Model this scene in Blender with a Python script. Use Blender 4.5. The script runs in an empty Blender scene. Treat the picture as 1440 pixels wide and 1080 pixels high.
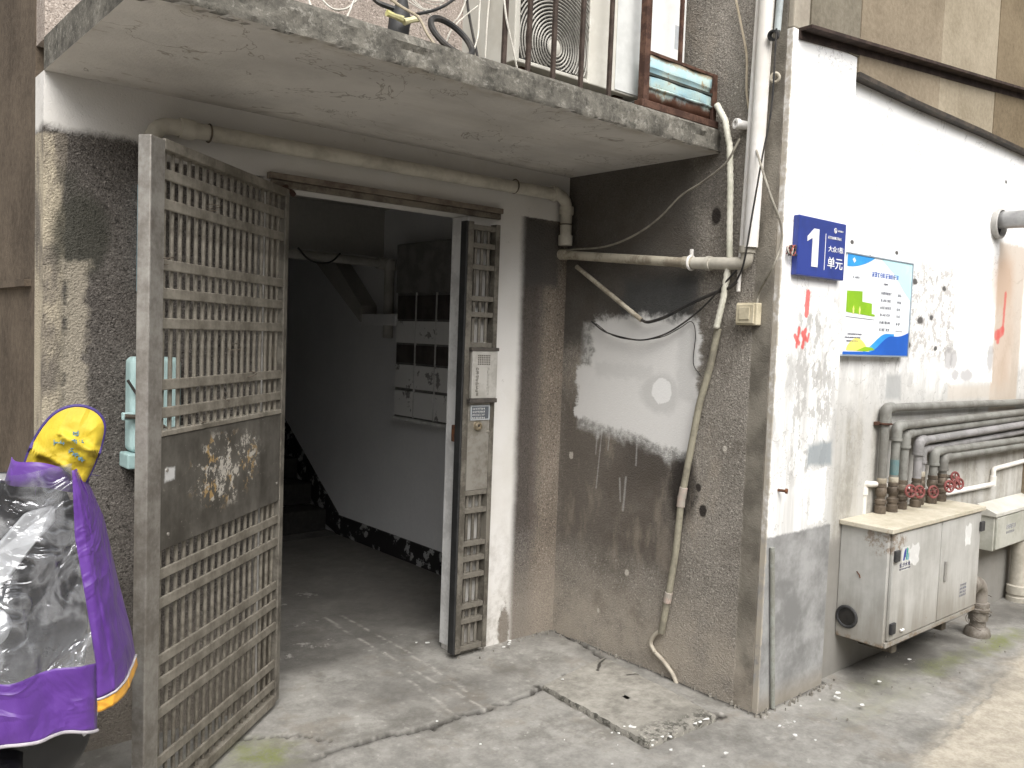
import bpy, bmesh, math, random
import numpy as np
from mathutils import Vector, Matrix, Euler

random.seed(7)
rng = np.random.RandomState(11)
scene = bpy.context.scene
COL = scene.collection

# ------------------------------------------------------------------ camera
cam_data = bpy.data.cameras.new('camera')
cam_data.sensor_width = 36.0
cam_data.lens = 36.0 * 1209.96 / 1440.0
cam_data.clip_start = 0.05
cam_data.clip_end = 400
cam = bpy.data.objects.new('camera', cam_data)
COL.objects.link(cam)
YAW, PITCH, ROLL = 0.7107544, -0.0568487, 0.0360915
fw = Vector((math.sin(YAW) * math.cos(PITCH), math.cos(YAW) * math.cos(PITCH), math.sin(PITCH)))
rt = Vector((math.cos(YAW), -math.sin(YAW), 0))
up = rt.cross(fw)
r2 = rt * math.cos(ROLL) + up * math.sin(ROLL)
u2 = -rt * math.sin(ROLL) + up * math.cos(ROLL)
M = Matrix((r2, u2, -fw)).transposed().to_4x4()
M.translation = Vector((-3.13029, -3.23549, 1.55))
cam.matrix_world = M
scene.camera = cam

# ------------------------------------------------------------------ sky, sun, exposure (overcast day)
SUN_EL, SUN_AZ = math.radians(50), math.radians(202)      # azimuth clockwise from +Y
world = bpy.data.worlds.new('World')
scene.world = world
world.use_nodes = True
wn = world.node_tree
for n in list(wn.nodes):
    wn.nodes.remove(n)
sky = wn.nodes.new('ShaderNodeTexSky')
sky.sky_type = 'NISHITA'
sky.sun_disc = False
sky.sun_elevation = SUN_EL
sky.sun_rotation = SUN_AZ
sky.air_density = 1.0
sky.dust_density = 6.0
sky.ozone_density = 1.0
hs = wn.nodes.new('ShaderNodeHueSaturation')               # overcast: the cloud takes the blue out
hs.inputs['Saturation'].default_value = 0.22
bg = wn.nodes.new('ShaderNodeBackground')
bg.inputs['Strength'].default_value = 0.12
wo = wn.nodes.new('ShaderNodeOutputWorld')
wn.links.new(sky.outputs[0], hs.inputs['Color'])
wn.links.new(hs.outputs[0], bg.inputs['Color'])
wn.links.new(bg.outputs[0], wo.inputs['Surface'])

sun_data = bpy.data.lights.new('sun', 'SUN')
sun_data.energy = 1.5
sun_data.angle = math.radians(50)
sun_data.color = (1.0, 0.975, 0.94)
sun = bpy.data.objects.new('sun', sun_data)
COL.objects.link(sun)
sd = Vector((math.sin(SUN_AZ) * math.cos(SUN_EL), math.cos(SUN_AZ) * math.cos(SUN_EL), math.sin(SUN_EL)))
sun.rotation_euler = sd.to_track_quat('Z', 'Y').to_euler()
sun.location = (-4, -8, 9)

vs = scene.view_settings
vs.view_transform = 'Standard'
vs.look = 'None'
vs.exposure = 0.93
vs.gamma = 1.0
vs.use_curve_mapping = False

# ------------------------------------------------------------------ node helper
class S:
    """a shader socket with arithmetic"""
    def __init__(s, m, sock): s.m, s.k = m, sock
    def _op(s, op, b, sw=False):
        a = s
        if sw: a, b = b, a
        return s.m.math(op, a, b)
    def __add__(s, b): return s._op('ADD', b)
    def __radd__(s, b): return s._op('ADD', b)
    def __sub__(s, b): return s._op('SUBTRACT', b)
    def __rsub__(s, b): return s._op('SUBTRACT', b, True)
    def __mul__(s, b): return s._op('MULTIPLY', b)
    def __rmul__(s, b): return s._op('MULTIPLY', b)
    def min(s, b): return s._op('MINIMUM', b)
    def max(s, b): return s._op('MAXIMUM', b)
    def abs(s): return s.m.math('ABSOLUTE', s)

class Mt:
    def __init__(m, name):
        m.mat = bpy.data.materials.new(name)
        m.mat.use_nodes = True
        m.t = m.mat.node_tree
        for n in list(m.t.nodes): m.t.nodes.remove(n)
        m.out = m.new('ShaderNodeOutputMaterial')
        tc = m.new('ShaderNodeTexCoord')
        m.vec = tc.outputs['Object']
        sp = m.new('ShaderNodeSeparateXYZ')
        m.t.links.new(m.vec, sp.inputs[0])
        m.x, m.y, m.z = S(m, sp.outputs[0]), S(m, sp.outputs[1]), S(m, sp.outputs[2])
    def new(m, k): return m.t.nodes.new(k)
    def put(m, inp, v):
        if isinstance(v, S): m.t.links.new(v.k, inp)
        elif isinstance(v, tuple) and len(v) == 3 and inp.type == 'RGBA': inp.default_value = (*v, 1)
        else: inp.default_value = v
    def math(m, op, a, b=0.0):
        n = m.new('ShaderNodeMath'); n.operation = op
        m.put(n.inputs[0], a); m.put(n.inputs[1], b)
        return S(m, n.outputs[0])
    def noise(m, scale, detail=4, rough=0.55, stretch=None, dist=0.0, seed=0.0):
        n = m.new('ShaderNodeTexNoise')
        n.inputs['Scale'].default_value = scale
        n.inputs['Detail'].default_value = detail
        n.inputs['Roughness'].default_value = rough
        n.inputs['Distortion'].default_value = dist
        mp = m.new('ShaderNodeMapping')
        mp.inputs['Scale'].default_value = stretch or (1, 1, 1)
        mp.inputs['Location'].default_value = (seed, seed * 1.7, seed * .6)
        m.t.links.new(m.vec, mp.inputs[0]); m.t.links.new(mp.outputs[0], n.inputs['Vector'])
        return S(m, n.outputs[0])
    def vor(m, scale, out='Distance', feature='F1', seed=0.0):
        n = m.new('ShaderNodeTexVoronoi'); n.feature = feature
        n.inputs['Scale'].default_value = scale
        mp = m.new('ShaderNodeMapping'); mp.inputs['Location'].default_value = (seed, seed, seed)
        m.t.links.new(m.vec, mp.inputs[0]); m.t.links.new(mp.outputs[0], n.inputs['Vector'])
        if out == 'Color':
            sp = m.new('ShaderNodeSeparateColor'); m.t.links.new(n.outputs['Color'], sp.inputs[0])
            return S(m, sp.outputs[0])
        return S(m, n.outputs[out])
    def attr(m, name):
        n = m.new('ShaderNodeAttribute'); n.attribute_name = name
        return S(m, n.outputs['Fac'])
    def nz(m):
        n = m.new('ShaderNodeNewGeometry'); sp = m.new('ShaderNodeSeparateXYZ')
        m.t.links.new(n.outputs['True Normal'], sp.inputs[0])
        return S(m, sp.outputs[2])
    def ss(m, v, a, b):
        n = m.new('ShaderNodeMapRange'); n.interpolation_type = 'SMOOTHSTEP'
        m.put(n.inputs[0], v); n.inputs[1].default_value = a; n.inputs[2].default_value = b
        return S(m, n.outputs[0])
    def mix(m, f, a, b):
        n = m.new('ShaderNodeMix'); n.data_type = 'RGBA'
        m.put(n.inputs[0], f); m.put(n.inputs[6], a); m.put(n.inputs[7], b)
        return S(m, n.outputs[2])
    # shaped masks (0..1); w is a noise socket added to the distance
    def box(m, u, v, u0, u1, v0, v1, soft=.01, w=None, amp=.05):
        d = (u - u0).min(u1 - u).min(v - v0).min(v1 - v)
        if w is not None: d = d + (w - .5) * amp
        return m.ss(d, -soft, soft)
    def ell(m, u, v, cu, cv, ru, rv, soft=.2, w=None, amp=.5):
        a = (u - cu) * (1 / ru); b = (v - cv) * (1 / rv)
        d = 1 - m.math('SQRT', a * a + b * b)
        if w is not None: d = d + (w - .5) * amp
        return m.ss(d, -soft, soft)
    def line(m, u, v, p, q, wd, soft=.004, w=None, amp=.02):
        dx, dy = q[0] - p[0], q[1] - p[1]; L2 = dx * dx + dy * dy
        t = ((u - p[0]) * dx + (v - p[1]) * dy) * (1 / L2)
        t = t.max(0.0).min(1.0)
        a = u - p[0] - t * dx; b = v - p[1] - t * dy
        d = wd - m.math('SQRT', a * a + b * b)
        if w is not None: d = d + (w - .5) * amp
        return m.ss(d, -soft, soft)
    def finish(m, color, rough=.85, bump=None, bstr=.5, bdist=.01, metal=0.0, spec=.3, extra=None):
        b = m.new('ShaderNodeBsdfPrincipled')
        m.put(b.inputs['Base Color'], color)
        m.put(b.inputs['Roughness'], rough)
        m.put(b.inputs['Metallic'], metal)
        m.put(b.inputs['Specular IOR Level'], spec)
        for k, v in (extra or {}).items(): m.put(b.inputs[k], v)
        if bump is not None:
            n = m.new('ShaderNodeBump'); n.inputs['Strength'].default_value = bstr
            n.inputs['Distance'].default_value = bdist
            m.put(n.inputs['Height'], bump); m.t.links.new(n.outputs[0], b.inputs['Normal'])
        m.t.links.new(b.outputs[0], m.out.inputs[0])
        m.bsdf = b
        return m.mat

MATS = {}
def simple(name, col, col2=None, scale=14, rough=.6, metal=0.0, bstr=.15, spec=.35, spread=(.4, .62), bdist=.004):
    """painted / plastic / metal surface, dirt of a second colour in cloudy blotches"""
    if name in MATS: return MATS[name]
    m = Mt(name)
    n = m.noise(scale, 6, .62)
    g = m.noise(scale * 9, 3)
    c = m.mix(m.ss(n + (g - .5) * .25, *spread), col, col2 or tuple(v * .75 for v in col))
    MATS[name] = m.finish(c, rough, n + g * .4, bstr, bdist, metal, spec)
    return MATS[name]

# ------------------------------------------------------------------ mesh helper
class MB:
    def __init__(s): s.v, s.f = [], []
    def box(s, x0, x1, y0, y1, z0, z1, mat=None):
        b = len(s.v)
        p = [(x0, y0, z0), (x1, y0, z0), (x1, y1, z0), (x0, y1, z0), (x0, y0, z1), (x1, y0, z1), (x1, y1, z1), (x0, y1, z1)]
        if mat is not None: p = [tuple(mat @ Vector(q)) for q in p]
        s.v += p
        s.f += [tuple(b + i for i in q) for q in ((3, 2, 1, 0), (4, 5, 6, 7), (0, 1, 5, 4), (1, 2, 6, 5), (2, 3, 7, 6), (3, 0, 4, 7))]
        return s
    def prism(s, poly, off):
        """polygon of 3-D points extruded by the vector off"""
        b = len(s.v); n = len(poly)
        s.v += [tuple(p) for p in poly] + [tuple(Vector(p) + Vector(off)) for p in poly]
        s.f += [tuple(b + i for i in range(n))[::-1], tuple(b + n + i for i in range(n))]
        s.f += [(b + i, b + (i + 1) % n, b + n + (i + 1) % n, b + n + i) for i in range(n)]
        return s
    def tube(s, pts, r, seg=12, fillet=0.0, caps=True, fs=5, rr=None):
        P = [Vector(p) for p in pts]
        if fillet > 0 and len(P) > 2:
            Q = [P[0]]
            for a, b, c in zip(P, P[1:], P[2:]):
                d0, d1 = (a - b), (c - b)
                f = min(fillet, d0.length * .49, d1.length * .49)
                p0, p1 = b + d0.normalized() * f, b + d1.normalized() * f
                for i in range(fs + 1):
                    t = i / fs
                    Q.append((1 - t) ** 2 * p0 + 2 * t * (1 - t) * b + t * t * p1)
            Q.append(P[-1]); P = Q
        R = rr if rr is not None else [r] * len(P)
        b0 = len(s.v)
        t0 = (P[1] - P[0]).normalized()
        nrm = t0.orthogonal().normalized()
        for i, p in enumerate(P):
            if i == 0: t = (P[1] - P[0])
            elif i == len(P) - 1: t = (P[-1] - P[-2])
            else: t = (P[i + 1] - P[i]).normalized() + (P[i] - P[i - 1]).normalized()
            t = t.normalized()
            nrm = (nrm - t * nrm.dot(t)).normalized()
            bn = t.cross(nrm)
            for k in range(seg):
                a = 2 * math.pi * k / seg
                s.v.append(tuple(p + (nrm * math.cos(a) + bn * math.sin(a)) * R[i]))
        n = len(P)
        for i in range(n - 1):
            for k in range(seg):
                a, b = b0 + i * seg + k, b0 + i * seg + (k + 1) % seg
                s.f.append((a, b, b + seg, a + seg))
        if caps:
            s.f.append(tuple(b0 + k for k in range(seg))[::-1])
            s.f.append(tuple(b0 + (n - 1) * seg + k for k in range(seg)))
        return s
    def lathe(s, prof, origin, axis, seg=20, closed=False):
        """profile of (radius, height) pairs turned about an axis"""
        ax = Vector(axis).normalized(); e1 = ax.orthogonal().normalized(); e2 = ax.cross(e1)
        o = Vector(origin); b0 = len(s.v)
        for r, h in prof:
            for k in range(seg):
                a = 2 * math.pi * k / seg
                s.v.append(tuple(o + ax * h + (e1 * math.cos(a) + e2 * math.sin(a)) * r))
        n = len(prof)
        for i in range(n - 1 if not closed else n):
            j = (i + 1) % n
            for k in range(seg):
                k2 = (k + 1) % seg
                s.f.append((b0 + i * seg + k, b0 + i * seg + k2, b0 + j * seg + k2, b0 + j * seg + k))
        if not closed:
            if prof[0][0] > 1e-6: s.f.append(tuple(b0 + k for k in range(seg))[::-1])
            if prof[-1][0] > 1e-6: s.f.append(tuple(b0 + (n - 1) * seg + k for k in range(seg)))
        return s
    def torus(s, c, axis, R, r, seg=28, ts=8):
        prof = [(R + r * math.cos(2 * math.pi * i / ts), r * math.sin(2 * math.pi * i / ts)) for i in range(ts)]
        return s.lathe(prof, c, axis, seg, True)
    def grid(s, rows):
        """rows of equal numbers of points, joined into a sheet"""
        b = len(s.v); n = len(rows[0])
        for r in rows: s.v += [tuple(p) for p in r]
        for i in range(len(rows) - 1):
            for j in range(n - 1):
                a = b + i * n + j
                s.f.append((a, a + 1, a + n + 1, a + n))
        return s
    def build(s, name, mat, parent=None, smooth=False, bevel=0.0, bseg=2, loc=None, autosmooth=None):
        me = bpy.data.meshes.new(name)
        me.from_pydata(s.v, [], s.f)
        me.validate(); me.update()
        bm = bmesh.new(); bm.from_mesh(me)
        bmesh.ops.recalc_face_normals(bm, faces=bm.faces); bm.to_mesh(me); bm.free()
        if mat is not None: me.materials.append(mat)
        o = bpy.data.objects.new(name, me)
        COL.objects.link(o)
        if parent is not None: o.parent = parent
        if loc: o.location = loc
        if smooth:
            me.shade_smooth()
            if autosmooth is None: autosmooth = 40
            if autosmooth: me.set_sharp_from_angle(angle=math.radians(autosmooth))
        if bevel > 0:
            md = o.modifiers.new('bevel', 'BEVEL'); md.width = bevel; md.segments = bseg; md.limit_method = 'ANGLE'
        return o

def tag(o, label=None, cat=None, group=None, kind=None):
    if label: o['label'] = label
    if cat: o['category'] = cat
    if group: o['group'] = group
    if kind: o['kind'] = kind
    return o
def thing(name, label, cat, loc=(0, 0, 0), rot=0.0, group=None):
    o = bpy.data.objects.new(name, None)
    o.empty_display_size = .1
    COL.objects.link(o); o.location = loc; o.rotation_euler = (0, 0, rot)
    return tag(o, label, cat, group)
def copy_part(src, parent, loc=None, rot=None):
    c = src.copy(); COL.objects.link(c); c.parent = parent
    if loc is not None: c.location = loc
    if rot is not None: c.rotation_euler = rot
    return c
def copy_tree(o, parent=None):
    c = o.copy(); COL.objects.link(c)
    if parent is not None: c.parent = parent
    for ch in list(o.children): copy_tree(ch, c)
    return c

def vnoise(x, y, seed):
    """value noise on numpy arrays"""
    r = np.random.RandomState(seed).rand(64, 64)
    xi, yi = np.floor(x).astype(int), np.floor(y).astype(int)
    fx, fy = x - xi, y - yi
    fx, fy = fx * fx * (3 - 2 * fx), fy * fy * (3 - 2 * fy)
    g = lambda a, b: r[a % 64, b % 64]
    return (g(xi, yi) * (1 - fx) + g(xi + 1, yi) * fx) * (1 - fy) + (g(xi, yi + 1) * (1 - fx) + g(xi + 1, yi + 1) * fx) * fy
def fbm(x, y, seed, octv=4):
    t, a = 0, .5
    for i in range(octv):
        t = t + a * vnoise(x * 2 ** i + 7.3 * i, y * 2 ** i + 3.1 * i, seed + i); a *= .5
    return t
def seg_dist(X, Y, pts):
    d = np.full(X.shape, 9.0)
    for (ax, ay), (bx, by) in zip(pts, pts[1:]):
        dx, dy = bx - ax, by - ay
        t = np.clip(((X - ax) * dx + (Y - ay) * dy) / (dx * dx + dy * dy + 1e-9), 0, 1)
        d = np.minimum(d, np.hypot(X - ax - t * dx, Y - ay - t * dy))
    return d

def text_mesh(name, body, size, mat, parent, loc, rot, width=None, thick=.0015, align='LEFT', bold=0.0):
    c = bpy.data.curves.new(name, 'FONT')
    c.body = body; c.size = size; c.extrude = thick; c.offset = bold; c.align_x = align
    t = bpy.data.objects.new(name, c); COL.objects.link(t)
    dg = bpy.context.evaluated_depsgraph_get(); dg.update()
    me = bpy.data.meshes.new_from_object(t.evaluated_get(dg))
    bpy.data.objects.remove(t)
    if len(me.vertices):
        co = np.array([v.co[:] for v in me.vertices])
        w = co[:, 0].max() - co[:, 0].min()
        if width:
            x0 = co[:, 0].min()
            for v in me.vertices: v.co.x = (v.co.x - x0) * width / w
    me.materials.clear(); me.materials.append(mat)
    o = bpy.data.objects.new(name, me); COL.objects.link(o); o.parent = parent
    o.location = loc; o.rotation_euler = rot
    return o
def glyphs(mb, x, z, h, n, y, wf=.85, vertical=False, seed=1, th=.001):
    """illegible small print: n little clusters of strokes, in the plane y = const facing -Y"""
    r = random.Random(seed)
    for i in range(n):
        gx = x if vertical else x + i * h * wf * 1.12
        gz = z - i * h * 1.15 if vertical else z
        w = h * wf; t = h * .13
        for k in range(3):
            zz = gz + h * (.1 + .36 * k) + r.uniform(-.04, .04) * h
            a, b = sorted((r.uniform(0, .4), r.uniform(.6, 1)))
            mb.box(gx + a * w, gx + b * w, y - th, y, zz, zz + t)
        for k in range(2):
            xx = gx + w * r.choice((.12, .45, .78)); a, b = sorted((r.uniform(0, .3), r.uniform(.6, 1)))
            mb.box(xx, xx + t, y - th * 1.4, y - th * .1, gz + a * h, gz + b * h)
# ------------------------------------------------------------------ building materials
def pebble(m, dark, light, seed=0.0):
    g = m.vor(230, 'Color', seed=seed)
    n = m.noise(90, 4, .7, seed=seed)
    big = m.noise(2.2, 5, .6, seed=seed + 3)
    v = g * .34 + n * .52 + .10 + (big - .5) * .55
    c = m.mix(m.ss(v, .25, .95), dark, light)
    spark = m.ss(m.vor(150, 'Color', seed=seed + 9), .955, .98)
    pit = m.ss(m.noise(95, 2, .5, seed=seed + 5), .62, .70)
    c = m.mix(spark * .35, c, tuple(min(1, v * 1.6) for v in light))
    c = m.mix(pit * .7, c, tuple(v * .4 for v in dark))
    h = n * .6 + m.vor(150, seed=seed) * .5 - pit * .5
    return c, h

WHITE = (.66, .645, .62)
# front wall: pebbledash with white lime wash around the door
m = Mt('front_wall_finish')
w = m.noise(5, 7, .65); wf = m.noise(28, 5, .7)
ww = w * .7 + wf * .3
c, h = pebble(m, (.066, .059, .053), (.195, .178, .160))
cr, _ = pebble(m, (.13, .108, .087), (.36, .31, .255), seed=4.0)
c = m.mix(m.ss(m.x + (w - .5) * .12, -.24, -.10), c, cr)
smear = m.box(m.x, m.z, -.33, -.17, .55, 1.96, .05, ww, .16)
c = m.mix(smear * .6, c, (.07, .058, .05))
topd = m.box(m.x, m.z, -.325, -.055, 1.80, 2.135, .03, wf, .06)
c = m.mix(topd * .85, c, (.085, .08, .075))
low = m.ss(m.z + (w - .5) * .5, .55, .1)
c = m.mix(low * .5, c, (.34, .30, .25))
wh = m.box(m.x, m.z, -2.10, -.305, 2.135, 2.6, .004, ww, .02)
wh = wh.max(m.box(m.x, m.z, -1.665, -.305, -.1, 2.20, .028, ww, .05))
wh = wh.max(m.box(m.x, m.z, -2.46, -2.05, 2.19, 2.6, .02, ww, .10))
wh = wh.max(m.box(m.x, m.z, -.33, .02, 2.138, 2.6, .004, wf, .015))
chip = m.ell(m.x, m.z, -.345, .07, .035, .11, .25, wf, 1.4)
spot = m.ss(m.noise(17, 4, .75, seed=6), .68, .72) * .35
wcol = m.mix(m.ss(m.noise(3.2, 6, .6, seed=8), .3, .75), WHITE, (.60, .58, .54))
wcol = m.mix(m.ss(m.z, .9, .0) * m.ss(ww, .45, .62), wcol, (.40, .375, .34))
wcol = m.mix(spot, wcol, (.33, .30, .27))
wh = wh * (1 - chip)
c = m.mix(wh, c, wcol)
strip = m.box(m.x, m.z, -2.5, -2.375, -.2, 2.17, .008, w, .06)
sc = m.mix(m.ss(m.noise(7, 6, .7, stretch=(1, 1, .35), seed=2), .42, .62), (.42, .37, .28), (.17, .15, .125))
c = m.mix(strip, c, sc)
mold = m.ell(m.x, m.z, -2.33, 1.84, .09, .16, .3, ww, 1.6).max(m.box(m.x, m.z, -2.39, -2.33, 1.0, 2.05, .02, ww, .14) * .7)
c = m.mix(mold * .8, c, (.05, .05, .04))
peel = m.box(m.x, m.z, -2.38, -2.30, 1.20, 1.75, .015, ww, .22)
c = m.mix(peel * .7, c, (.38, .34, .27))
M_FRONT = m.finish(c, .9, h * (1 - wh * .85) + wh * .8 + wf * .12, .8, .008, spec=.15)

# return wall: pebbledash with a rolled-on white patch and old soot
m = Mt('return_wall_finish')
s_ = 0 - m.y
w = m.noise(4.5, 7, .66); wf = m.noise(26, 5, .72)
ww = w * .6 + wf * .4
c, h = pebble(m, (.165, .15, .128), (.40, .368, .325), seed=2.0)
edge = m.box(s_, m.z, 1.135, 1.3, -.2, 6, .006, wf, .02)
ec = m.mix(m.ss(m.noise(6, 6, .6, seed=5), .35, .65), (.13, .118, .098), (.235, .215, .18))
c = m.mix(edge, c, ec)
soot = m.box(s_, m.z, -.2, .82, 1.50, 2.6, .07, ww, .22)
soot = soot.max(m.box(s_, m.z, .3, .95, 2.12, 2.42, .06, ww, .2) * .7)
c = m.mix(soot * .86, c, m.mix(w, (.052, .047, .042), (.125, .115, .102)))
brown = m.box(s_, m.z, .0, .80, .48, 1.25, .10, ww, .30)
c = m.mix(brown * .85, c, m.mix(w, (.078, .067, .057), (.170, .147, .124)))
blk = m.ell(s_, m.z, .815, .89, .075, .17, .35, ww, .9)
c = m.mix(blk * .9, c, (.022, .019, .017))
dk2 = m.box(s_, m.z, .44, .82, .84, 1.12, .10, ww, .2)
c = m.mix(dk2 * .6, c, (.06, .052, .046))
lowl = m.ss(m.z + (w - .5) * .35, .50, .15)
c = m.mix(lowl * m.ss(w, .3, .6) * .75, c, (.40, .355, .295))
blot = m.ss(m.noise(2.6, 7, .7, seed=33), .50, .64)
c = m.mix(blot * .35, c, (.085, .070, .056))
tan = m.ss(m.noise(3.4, 6, .7, stretch=(1, 1, .4), seed=36), .55, .68) * (1 - soot)
c = m.mix(tan * .35, c, (.40, .345, .28))
# the white patch: three overlapping strokes of the roller and a thin grey border
pw = (w - .5) * .10 + (wf - .5) * .05
nh = m.noise(15, 5, .7, stretch=(1, .10, 1), seed=21) - .5; nv = m.noise(15, 5, .7, stretch=(1, 1, .10), seed=25) - .5
pz = m.z + s_ * .13
pa = m.ss((s_ - .215 + nh * .14).min(.865 - s_ + nh * .12).min(pz - 1.16 + nv * .10).min((1.645 - m.z + s_ * .02) * .6) + pw, -.016, .016)
pb = m.ss((s_ - .115 + nh * .12).min(.80 - s_).min(pz - 1.165 + nv * .10).min(1.40 - m.z) + pw, -.010, .010)
blue = m.box(s_, m.z, .40, .84, 1.56, 1.84, .05, ww, .2)
c = m.mix(blue * .75, c, m.mix(wf, (.030, .032, .033), (.085, .09, .092)))
fing = m.ss(m.noise(11, 2, .5, stretch=(1, 1, .08), seed=12), .45, .7)
thin = m.ss((s_ - .14).min(.845 - s_).min(pz - 1.115 + fing * .05).min(1.63 - m.z) + pw, -.025, .035)
tcol = m.mix(m.ss(m.noise(30, 4, .7, seed=7), .4, .6), (.34, .335, .32), (.60, .595, .57))
c = m.mix(thin * .85, c, tcol)
white = pa.max(pb)
grey = m.ell(s_, m.z, .655, 1.30, .115, .095, .22, ww, 1.2).max(m.box(s_, m.z, .24, .60, 1.36, 1.43, .02, wf, .09) * .6)
grey = grey.max(m.box(s_, m.z, .75, .85, 1.28, 1.60, .02, wf, .06) * .8)
pcol = m.mix(grey * .6, (.70, .69, .67), (.50, .495, .48))
pcol = m.mix(m.ell(s_, m.z, .665, 1.315, .060, .060, .06, ww, 1.3), pcol, (.80, .795, .78))
c = m.mix(white * .96, c, pcol)
for (p, q, wd) in (((.30, 1.10), (.275, .80), .0035), ((.27, 1.10), (.262, .97), .004), ((.35, 1.08), (.345, 1.0), .003), ((.53, 1.05), (.53, .95), .004), ((.47, .88), (.46, .72), .006), ((.43, .87), (.44, .76), .005)):
    c = m.mix(m.line(s_, m.z, p, q, wd, .004, wf, .010) * .38, c, (.55, .54, .52))
for (a, b, r_) in ((.50, .42, .016), (.325, .185, .012), (1.03, 1.09, .012), (.09, .94, .02)):
    c = m.mix(m.ell(s_, m.z, a, b, r_ * .8, r_, .2, wf, 2.2) * .8, c, (.55, .51, .45))
for (a, b, r_) in ((.93, .80, .02), (.925, 2.10, .026), (.995, 2.03, .012), (.90, .90, .014)):
    c = m.mix(m.ell(s_, m.z, a, b, r_, r_ * 1.4, .25, wf, .8), c, (.04, .034, .03))
M_RETURN = m.finish(c, .92, h * (1 - white * .8) + white * .5 + wf * .12 - edge * h * .6, .8, .008, spec=.15)

# white side wall
m = Mt('side_wall_finish')
w = m.noise(4, 7, .64); wf = m.noise(24, 5, .72); vs_ = m.noise(9, 5, .6, stretch=(1, 1, .12), seed=3)
ww = w * .55 + wf * .45
wcol = m.mix(m.ss(m.noise(2.6, 6, .6, seed=9), .35, .75), (.86, .86, .85), (.78, .78, .765))
lowgrey = m.ss(m.z + (w - .5) * .35, 1.52, 1.12) * m.ss(m.x, .42, .56)
wcol = m.mix(lowgrey * .9, wcol, m.mix(m.ss(vs_ * .5 + wf * .5, .35, .65), (.25, .236, .20), (.44, .42, .375)))
mid = m.ss(m.z + (w - .5) * .3, 1.70, 1.35)
wcol = m.mix(mid * m.ss(vs_, .40, .62) * .75, wcol, (.50, .495, .475))
# flaked whitewash on the pier
flk = m.box(m.x, m.z, .14, .47, .98, 1.76, .06, ww, .22)
fl2 = m.ss(m.noise(16, 6, .72, stretch=(1.6, 1, .7), seed=4) + (w - .5) * .35, .52, .56) * flk
wcol = m.mix(fl2 * .85, wcol, m.mix(wf, (.30, .295, .285), (.50, .49, .47)))
# stencilled and scraped bill area
bil = m.box(m.x, m.z, 1.20, 1.78, 1.50, 2.0, .05, ww, .16)
b2 = m.ss(m.noise(22, 6, .75, seed=12), .49, .55) * bil
wcol = m.mix(b2 * .8, wcol, (.40, .38, .365))
scf = m.ss(m.noise(5, 8, .76, stretch=(1, 1, .55), seed=41), .50, .60) * m.ss(m.z + (w - .5) * .4, 1.95, 1.55) * m.ss(m.z, .9, 1.15)
wcol = m.mix(scf * .65, wcol, (.43, .425, .41))
run = m.ss(m.noise(10, 4, .6, stretch=(1, 1, .05), seed=43), .57, .66) * m.ss(m.z + (w - .5) * .5, 2.2, 1.5)
wcol = m.mix(run * .35, wcol, (.42, .40, .36))
hair = (m.noise(3.2, 5, .6, dist=.8, seed=47) - .5).abs()
wcol = m.mix(m.ss(hair, .006, .002) * .5, wcol, (.30, .29, .27))
scl = m.box(m.x, m.z, .95, 1.85, 1.52, 1.60, .03, ww, .1)
wcol = m.mix(scl * m.ss(wf, .5, .6) * .4, wcol, (.45, .43, .40))
for (x0, x1, z0, z1, colr, a) in ((.285, .49, 1.02, 1.125, (.27, .30, .315), .9), (1.03, 1.19, 1.30, 1.425, (.36, .365, .36), .85),
                                  (2.33, 2.75, 1.20, 2.2, (.47, .39, .31), .75), (1.75, 2.4, 1.28, 1.36, (.55, .49, .42), .6)):
    wcol = m.mix(m.box(m.x, m.z, x0, x1, z0, z1, .018, ww, .06) * a, wcol, colr)
for (x0, x1, z0, z1) in ((1.78, 2.32, 1.56, 1.93), (1.70, 2.34, 1.38, 1.54), (.32, .45, .76, 1.0)):
    wcol = m.mix(m.box(m.x, m.z, x0, x1, z0, z1, .01, ww, .13), wcol, (.87, .87, .87))
for (a, b, ru, rv) in ((1.83, 1.415, .05, .03), (1.98, 1.415, .09, .035), (2.30, 1.52, .045, .09), (1.80, 1.50, .05, .05), (1.73, 1.51, .05, .06)):
    wcol = m.mix(m.ell(m.x, m.z, a, b, ru, rv, .3, wf, 1.3) * .65, wcol, (.30, .29, .29))
rust = m.ell(m.x, m.z, 2.42, 1.95, .16, .18, .5, ww, 1.2).max(m.box(m.x, m.z, 2.36, 2.62, 1.35, 1.9, .06, ww, .3) * .45)
wcol = m.mix(rust * .6, wcol, (.50, .33, .22))
for (p, q, wd) in (((2.47, 1.90), (2.46, 1.68), .016), ((2.46, 1.68), (2.37, 1.65), .03), ((2.40, 1.66), (2.40, 1.62), .022)):
    wcol = m.mix(m.line(m.x, m.z, p, q, wd, .008, wf, .03) * .75, wcol, (.58, .10, .09))
# red brush marks beside the notice
redm = None
for (p, q, wd) in (((.220, 1.775), (.216, 1.685), .017), ((.135, 1.59), (.165, 1.56), .012), ((.165, 1.62), (.150, 1.545), .009), ((.195, 1.60), (.225, 1.575), .012), ((.215, 1.615), (.20, 1.545), .010), ((.245, 1.60), (.235, 1.57), .007)):
    k = m.line(m.x, m.z, p, q, wd, .004, wf, .022)
    redm = k if redm is None else redm.max(k)
wcol = m.mix(redm * .85, wcol, (.62, .07, .06))
for (a, b, r_) in ((1.22, 1.90, .017), (1.275, 1.895, .02), (1.36, 1.70, .025), (1.62, 1.88, .018), (1.49, 1.72, .018), (1.24, 1.57, .022), (1.56, 1.56, .016), (2.36, 2.55, .012), (.62, 2.03, .012), (1.06, 2.02, .013), (.80, 1.98, .01)):
    wcol = m.mix(m.ell(m.x, m.z, a, b, r_ * 1.3, r_ * .8, .3, wf, 1.2), wcol, (.10, .095, .09))
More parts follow.
